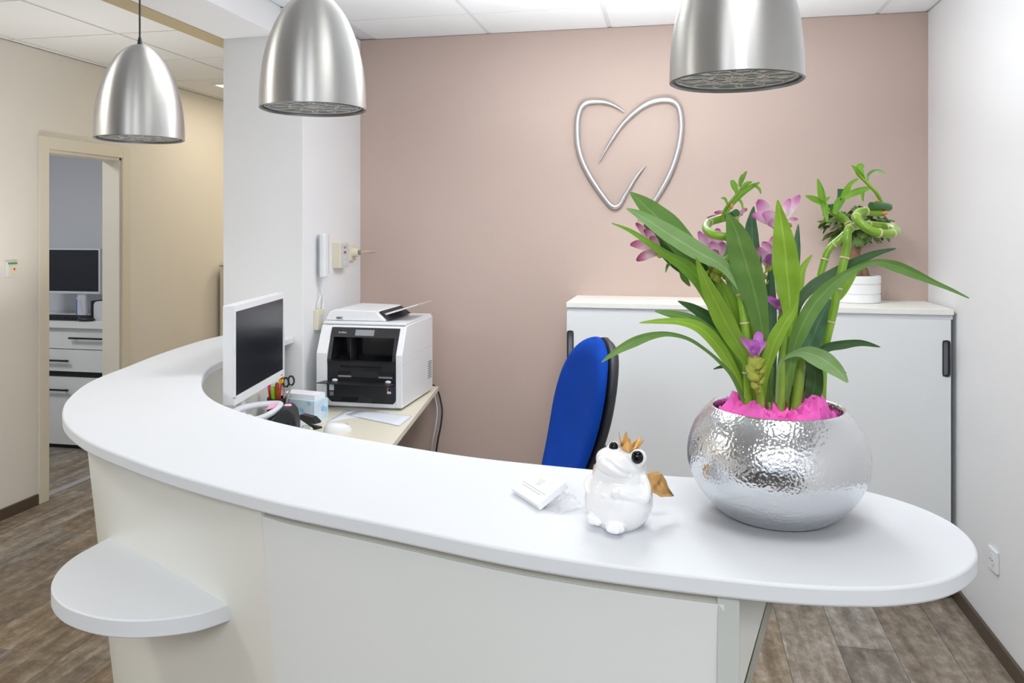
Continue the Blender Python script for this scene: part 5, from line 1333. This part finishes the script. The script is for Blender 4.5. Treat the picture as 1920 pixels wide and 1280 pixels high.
sprout_stem([z6(330, 440, 0.085), z6(295, 430, 0.085), z6(265, 400, 0.085)], 0.0042, 0.003)
sprout_stem([z5(578, 330, 0.05), z5(585, 290, 0.045), z5(605, 255, 0.04), z5(640, 210, 0.04), z5(665, 175, 0.04)], 0.0036, 0.002)
MB().ball(z5(620, 262, 0.035), (0.003, 0.003, 0.006), 8, 6).build('husk', M['husk'], pot, smooth=30)
for pts, wd, tw in (([(690, 100), (672, 130), (660, 170)], [1, 5, 2], 0.3), ([(620, 142), (632, 168), (645, 205)], [3, 7, 2], -0.2),
                ([(750, 152), (715, 170), (675, 195), (625, 245), (590, 300)], [1, 5, 7, 6, 3], 0.3), ([(755, 205), (745, 180), (715, 162)], [1, 3, 2], 0.1),
                ([(715, 150), (690, 158), (660, 185)], [1, 4, 3], 0.1), ([(570, 225), (590, 228), (602, 260)], [1, 3, 1.5], 0.2), ([(672, 275), (665, 245), (650, 228)], [1, 3, 2], 0.2),
                ([(668, 115), (660, 140), (655, 172)], [1, 4, 2], -0.4)):
    sleaf([z5(x, y, 0.04) for x, y in pts], wd, tw=tw)

# flowers: each a cluster of petals on a bract cone
def flower(base, petals, m, dz, wdef, bracts=(), sc_w=1.0, cone=None):
    bx, by = base
    root = z5(bx, by, dz)
    mb = MB().ball((0, 0, 0), (0.006, 0.006, 0.008), 10, 8)
    f = mb.build('flower', M['bract'], pot, loc=root, smooth=80)
    for k, pt in enumerate(petals):
        x, y, w_ = pt[0], pt[1], pt[2]; dd = pt[3] if len(pt) > 3 else 0.0; mm = pt[4] if len(pt) > 4 else m
        tip = z5(x, y, dz + dd) - root
        a_ = Vector((0, 0, 0)); q1 = tip * 0.35 + Vector((0, 0, 0.006)) ; q2 = tip * 0.72 + Vector((0, 0, 0.005))
        v = (camv - (root + pb)).normalized(); t = tip.normalized()
        s_ = ZP / FPX / 2.462
        pm_ = leafmesh([a_, q1, q2, tip], [w_ * 0.35 * s_, w_ * 0.85 * s_, w_ * 1.0 * s_, w_ * 0.22 * s_], Matrix.Rotation((-0.5, 0.4, 0.1)[k % 3], 3, t) @ v, 0.18, 0.25, 4)
        pm_.build('petal', M[mm], f, smooth=180)
    for k, (x, y, w_, m_) in enumerate(bracts):
        c_ = z5(x, y, dz - 0.006) - root
        s_ = w_ * ZP / FPX / 2.462; sd = (-1) ** k
        out = (Vector((CT, ST, 0)) * sd * 0.75 - Vector((-ST, CT, 0)) * 0.55)
        axis = c_ + Vector((0, 0, -1.3 * s_))
        leafmesh([axis, axis + out * s_ * 0.9 + Vector((0, 0, 0.5 * s_)), axis + out * s_ * 1.25 + Vector((0, 0, 1.3 * s_)), axis + out * s_ * 1.55 + Vector((0, 0, 2.0 * s_))], [s_ * 0.5, s_ * 1.15, s_ * 1.05, s_ * 0.25], -(out + Vector((0, 0, -0.4))), 0.1, 0.35, 4).build('bract', M[m_], f, smooth=180)
    if cone:
        cs_ = [z5(x, y, dz) - root for x, y, w_ in cone]
        MB().tube(cs_, [w_ * ZP / FPX / 2.462 for x, y, w_ in cone], 12).build('cone', M['bract'], f, smooth=80)
    return f
flower((288, 482), [(178, 340, 20, 0.02), (215, 372, 22, 0.0), (152, 440, 24, -0.01), (180, 512, 26, -0.03), (240, 410, 22, -0.02), (232, 500, 22, 0.01)], 'pt_dusky', 0.02, 1, [(278, 478, 9, 'bract')])
flower((545, 560), [(468, 378, 24, 0.02), (500, 368, 26, 0.03), (556, 364, 30, 0.02), (588, 430, 30, 0.0), (520, 430, 40, -0.03), (478, 502, 22, -0.03), (560, 470, 36, -0.03)], 'pt_pink', 0.03, 1, [(530, 545, 30, 'bract'), (560, 560, 26, 'bract'), (520, 570, 26, 'bract'), (556, 586, 24, 'bract'), (500, 560, 18, 'bract')], cone=[(540, 540, 24), (536, 565, 26), (542, 595, 14)])
flower((838, 372), [(738, 238, 40, 0.03), (712, 306, 28, -0.02), (760, 300, 34, -0.03), (800, 300, 40, 0.0), (936, 212, 24, 0.03), (890, 228, 18, 0.01), (870, 270, 30, 0.03), (925, 322, 14, 0.0), (790, 352, 26, -0.03)], 'pt_pink', 0.06, 1, [(818, 372, 14, 'bract'), (892, 345, 12, 'bract'), (830, 392, 16, 'bract')])
flower((790, 545), [(735, 455, 30, 0.0), (772, 425, 28, 0.02), (818, 400, 22, 0.03), (800, 440, 26, -0.01), (752, 480, 26, -0.02), (808, 500, 26, -0.02, 'pt_purple'), (775, 515, 22, -0.02, 'pt_purple')], 'pt_pink', 0.05, 1, [(772, 555, 14, 'bract'), (776, 580, 16, 'bract'), (776, 612, 12, 'bract')])
flower((862, 762), [(775, 678, 20, -0.01), (832, 618, 20, 0.02), (800, 700, 22, -0.02), (845, 690, 26, -0.02), (962, 684, 18, 0.02), (925, 710, 20, 0.0), (838, 745, 20, -0.02)], 'pt_purple', 0.05, 1, [(858, 775, 20, 'bract'), (868, 810, 20, 'bract'), (875, 850, 22, 'bract'), (880, 885, 18, 'bract')], cone=[(862, 765, 14), (870, 820, 18), (878, 870, 18), (882, 900, 9)])
flower((728, 968), [(662, 868, 16, 0.01), (700, 880, 20, 0.02), (750, 842, 22, 0.02), (735, 880, 24, 0.0), (780, 888, 15, 0.01), (700, 925, 22, -0.02), (752, 925, 22, -0.02), (722, 915, 26, -0.025)], 'pt_purple', -0.06, 1, [(728, 985, 30, 'bract'), (716, 1010, 24, 'bract'), (745, 1012, 24, 'bract'), (730, 1040, 28, 'bract'), (745, 1062, 20, 'bract'), (732, 1085, 18, 'bract'), (740, 1110, 12, 'bract')], cone=[(728, 960, 30), (728, 1000, 32), (732, 1050, 26), (738, 1095, 16), (742, 1125, 9)])
flower((640, 330), [(540, 292, 14, 0.02), (505, 316, 8, 0.0), (692, 278, 12, 0.03), (668, 300, 16, 0.02), (575, 300, 18, 0.03)], 'pt_dusky', 0.10, 1)
stem([(545, 580), (600, 700), (680, 900), (755, 1165)], 8, 9, 0.03, 0.02)
stem([(288, 484), (400, 560), (520, 720), (650, 950), (745, 1165)], 5, 8, 0.02, 0.02)
stem([(838, 392), (842, 560), (845, 800), (845, 1165)], 7, 8, 0.06, 0.03)
stem([(738, 1105), (744, 1150), (752, 1215)], 9, 10, -0.055, -0.045)

# ================================================================== FROG FIGURINE
fz = at(1160, 427 + (EYE - HC) * FPX / 1.335, 1.335); fz.z = HC
frog = thing('frog_figurine', 'white ceramic frog with golden crown and wing on the counter beside the pot', 'figurine', fz, TH)
K = 1.335 / FPX
def fx(u, v, y=0.0):
    """figurine-local point seen at pixel (u, v) when y metres behind its base centre"""
    Z = 1.335 + y
    return Vector(((u - 1160) * Z / FPX, y, EYE - (v - VY) * Z / FPX - HC))
bb = MB()
bb.ball(fx(1160, 933, 0.0), (0.0570, 0.0570, 0.0555), 28, 18)
bb.ball(fx(1163, 890, 0.0), (0.046, 0.044, 0.040), 24, 16)
hd = Matrix.Rotation(math.radians(16), 3, 'Y')
bb.ball(fx(1162, 868, -0.006), (0.042, 0.038, 0.0245), 24, 14, hd)
bb.ball(fx(1151, 872, -0.020), (0.033, 0.032, 0.020), 24, 14, hd)
bb.ball(fx(1140, 868, -0.022), (0.021, 0.024, 0.014), 20, 12, hd)
bb.ball(fx(1152, 842, 0.004), (0.0125, 0.0125, 0.0135), 16, 10)
bb.ball(fx(1193, 858, -0.022), (0.0150, 0.0140, 0.0150), 16, 10)
# feet and arms
bb.ball(fx(1146, 988, -0.046), (0.0170, 0.020, 0.0090), 16, 10)
bb.ball(fx(1137, 990, -0.052), (0.0085, 0.010, 0.0070), 12, 8); bb.ball(fx(1146, 993, -0.060), (0.0075, 0.009, 0.0068), 12, 8); bb.ball(fx(1155, 991, -0.054), (0.0075, 0.009, 0.0068), 12, 8)
bb.ball(fx(1112, 968, -0.020), (0.0140, 0.017, 0.0095), 14, 8); bb.ball(fx(1107, 975, -0.026), (0.0085, 0.010, 0.0070), 12, 8); bb.ball(fx(1116, 978, -0.032), (0.0075, 0.009, 0.0066), 12, 8)
arm = spline([fx(1200, 893, -0.026), fx(1207, 915, -0.031), fx(1200, 937, -0.038), fx(1176, 932, -0.048), fx(1156, 926, -0.051)], 6)
bb.tube(arm, lerp_list([0.008, 0.0085, 0.0085, 0.0075, 0.0068], 6), 12)
for k, (u, v) in enumerate(((1138, 921), (1137, 926), (1141, 931), (1148, 918))):
    bb.tube([fx(1157, 926, -0.051), fx(u, v, -0.0525)], [0.0046, 0.0034], 8)
arm2 = spline([fx(1112, 893, 0.004), fx(1102, 906, 0.0), fx(1104, 922, -0.012), fx(1116, 931, -0.030), fx(1130, 929, -0.044)], 6)
bb.tube(arm2, lerp_list([0.006, 0.0065, 0.0065, 0.006, 0.005], 6), 12)
tmp = bb.build('body_tmp', M['ceramic'], smooth=180)
rm = tmp.modifiers.new('r', 'REMESH'); rm.mode = 'VOXEL'; rm.voxel_size = 0.0016
sm = tmp.modifiers.new('s', 'SMOOTH'); sm.iterations = 7; sm.factor = 0.5
bpy.context.view_layer.update()
me = bpy.data.meshes.new_from_object(tmp.evaluated_get(bpy.context.evaluated_depsgraph_get()))
bpy.data.objects.remove(tmp)
for p in me.polygons: p.use_smooth = True
me.materials.clear(); me.materials.append(M['ceramic'])
# mouth groove pressed into the skin
mouth = spline([fx(1127, 862, -0.040), fx(1134, 866, -0.046), fx(1146, 877, -0.052), fx(1160, 886, -0.054), (fx(1176, 890, -0.050))], 8)
ctr = fx(1158, 878, -0.004)
for vtx in me.vertices:
    a = (vtx.co - ctr).normalized(); best = 9
    for q in mouth:
        best = min(best, (q - ctr).normalized().angle(a))
    if best < 0.09: vtx.co -= a * 0.0032 * (1 - best / 0.09)
    elif best < 0.22: vtx.co += a * 0.0010 * math.sin(PI * (best - 0.09) / 0.13)
zmin = min(v.co.z for v in me.vertices)
for vtx in me.vertices:
    vtx.co.z = max(vtx.co.z, 0.0)
fo = bpy.data.objects.new('body', me); col.objects.link(fo); fo.parent = frog
MB().ball(fx(1149.5, 838, -0.006), (0.0078, 0.0086, 0.0090), 18, 12).build('eye', M['eye'], frog, smooth=180)
MB().ball(fx(1190, 857, -0.033), (0.0100, 0.0092, 0.0108), 18, 12).build('eye', M['eye'], frog, smooth=180)
# crown
cbase = fx(1176, 848, -0.006); ax = (fx(1184, 816, -0.006) - cbase).normalized()
s1 = ax.cross(Vector((0, 1, 0))).normalized(); s2 = s1.cross(ax).normalized()
cr = MB(); NC = 40; vs_ = []; fs = []
def crad(h): return 0.0108 + 0.42 * h
for lay in (0, 1):
    for k in range(NC):
        a = 2 * PI * k / NC
        spike = abs(((k / NC * 5) % 1.0) - 0.5) * 2         # 1 at spike tips
        for h in (0.0, 0.009, 0.012 + 0.017 * spike ** 1.6):
            r = crad(h) - 0.0014 * lay
            vs_.append(cbase + ax * h + (s1 * math.cos(a) + s2 * math.sin(a)) * r)
for lay in (0, 1):
    o_ = lay * NC * 3
    for k in range(NC):
        kk = (k + 1) % NC
        for h in (0, 1): fs.append((o_ + k * 3 + h, o_ + kk * 3 + h, o_ + kk * 3 + h + 1, o_ + k * 3 + h + 1))
for k in range(NC):
    kk = (k + 1) % NC
    for h in (0, 2): fs.append((k * 3 + h, kk * 3 + h, NC * 3 + kk * 3 + h, NC * 3 + k * 3 + h))
cr.add(vs_, fs); cr.build('crown', M['gold'], frog, smooth=30)
# wings
wpx = [(1206, 896), (1214, 889), (1226, 885), (1238, 884), (1247, 890), (1254, 900), (1258, 911), (1264, 921), (1270, 930), (1262, 931), (1252, 931), (1244, 932), (1236, 927), (1226, 922), (1219, 918), (1214, 908)]
cw = (1236, 908)
wv = MB(); rings = 4; n = len(wpx); vs_ = []; fs = []
for sgn in (-1, 1):
    for j in range(rings + 1):
        t = j / rings
        for k, (u, v) in enumerate(wpx):
            uu, vv = cw[0] + (u - cw[0]) * t, cw[1] + (v - cw[1]) * t
            th_k = 0.0022 * (1 - t ** 3) + 0.0006 + (0.0016 if j == rings - 1 else 0) + 0.0014 * math.sin((uu * 0.7 + vv * 0.5) * 0.35) * (1 - t ** 4)
            vs_.append(fx(uu, vv, 0.018 + 0.10 * (uu - 1206) / 64 * 0.22 + sgn * th_k))
for s_ in range(2):
    o_ = s_ * (rings + 1) * n
    for j in range(rings):
        for k in range(n):
            kk = (k + 1) % n; fs.append((o_ + j * n + k, o_ + j * n + kk, o_ + (j + 1) * n + kk, o_ + (j + 1) * n + k))
for k in range(n):
    kk = (k + 1) % n; a = rings * n; b_ = (rings + 1) * n + rings * n; fs.append((a + k, a + kk, b_ + kk, b_ + k))
wv.add(vs_, fs); wv.build('wing', M['gold'], frog, smooth=60)
w2 = MB(); w2.add([Vector((-p.x * 0.9 - 0.012, p.y + 0.03, p.z + 0.004)) for p in (Vector(q) for q in vs_)], fs)
for p in w2.v: p.x = max(p.x, -0.046) if False else -0.030 + (p.x + 0.030) * 0.12; p.y = 0.045 + (p.y - 0.045) * 1.0 + 0.0
w2.build('wing', M['gold'], frog, smooth=60)

# ================================================================== GIFT BOX IN SHEER FILM
g0 = onz(1013, 957, HC); g1 = onz(963, 924, HC)           # its front edge rests on the counter
gx_ = Vector((g0.x - g1.x, g0.y - g1.y, 0)); gl = gx_.length; gx_.normalize()
grz = math.atan2(gx_.y, gx_.x)
gb = thing('gift_box', 'small white printed favour box in sheer film, left of the ceramic frog', 'box', (g1.x, g1.y, HC), grz)
tl = math.radians(29); Rt = Matrix.Rotation(tl, 4, 'X')
W_, D2, T_ = gl, 0.066, 0.013
bx = MB().box(0, 0, 0, W_, D2, T_)
bx.v = [Rt @ p for p in bx.v]; bx.build('carton', M['carton'], gb, smooth=0, bevel=0.0012)
def on_top(pts, z=T_ + 0.0003): return [Rt @ Vector((x, y, z)) for x, y in pts]
lx, ly = W_ * 0.50, D2 * 0.62
tooth = [(-0.004, 0.005), (-0.0055, 0.0035), (-0.005, -0.001), (-0.0025, -0.006), (0.0, -0.0075), (0.0022, -0.005), (0.0015, -0.002)]
tooth2 = [(-0.0018, -0.001), (0.0005, 0.003), (0.0035, 0.005), (0.0055, 0.0035), (0.0048, -0.001), (0.003, -0.005)]
for t_ in (tooth, tooth2):
    MB().tube(spline(on_top([(lx + x * 1.15, ly + y * 1.15) for x, y in t_]), 4), 0.00035, 6).build('tooth_emblem', M['print_'], gb, smooth=80)
for k, (a, b) in enumerate(((0.010, W_ - 0.010), (0.016, W_ - 0.018))):
    n_ = 16
    ln = MB()
    random.seed(k)
    x = a
    while x < b:
        wd_ = random.uniform(0.0012, 0.0030); ln.v += on_top([(x, ly - 0.018 - k * 0.005), (x + wd_, ly - 0.018 - k * 0.005), (x + wd_, ly - 0.0165 - k * 0.005), (x, ly - 0.0165 - k * 0.005)]); q = len(ln.v); ln.f.append((q - 4, q - 3, q - 2, q - 1)); x += wd_ + 0.0006
    ln.build('print_line', M['print_'], gb, smooth=0)
# prop under the raised edge: the gathered film
MB().tube(spline([(0.006, D2 * 0.76, 0.012), (W_ * 0.5, D2 * 0.74, 0.0125), (W_ - 0.004, D2 * 0.76, 0.012)], 6), 0.0115, 10).build('film_roll', M['sheer'], gb, smooth=80)
def film(c, ex_, ey_, amp, seed, nu=16, nv=10):
    mb = MB()
    def fn(a, b):
        x = c[0] + ex_[0] * a + ey_[0] * b; y = c[1] + ex_[1] * a + ey_[1] * b
        n_ = mnoise.noise(Vector((a * 4 + seed, b * 3.2, seed)))
        edge = math.sin(PI * b) ** 0.6
        return Vector((x + 0.004 * n_, y, 0.0012 + (amp * edge * (0.4 + 0.6 * math.sin(PI * min(1, a + 0.12)))) * (0.6 + 0.8 * abs(n_))))
    mb.grid(fn, nu, nv); mb.build('film_wrap', M['sheer'], gb, smooth=60)
film((W_ * 0.92, D2 * 0.15), (0.040, 0.012), (0.018, 0.058), 0.020, 1.3)
film((W_ * 0.95, D2 * 0.55), (0.036, -0.010), (-0.012, 0.045), 0.024, 4.1)
film((-0.018, D2 * 0.25), (0.026, 0.004), (-0.004, 0.040), 0.014, 7.7)
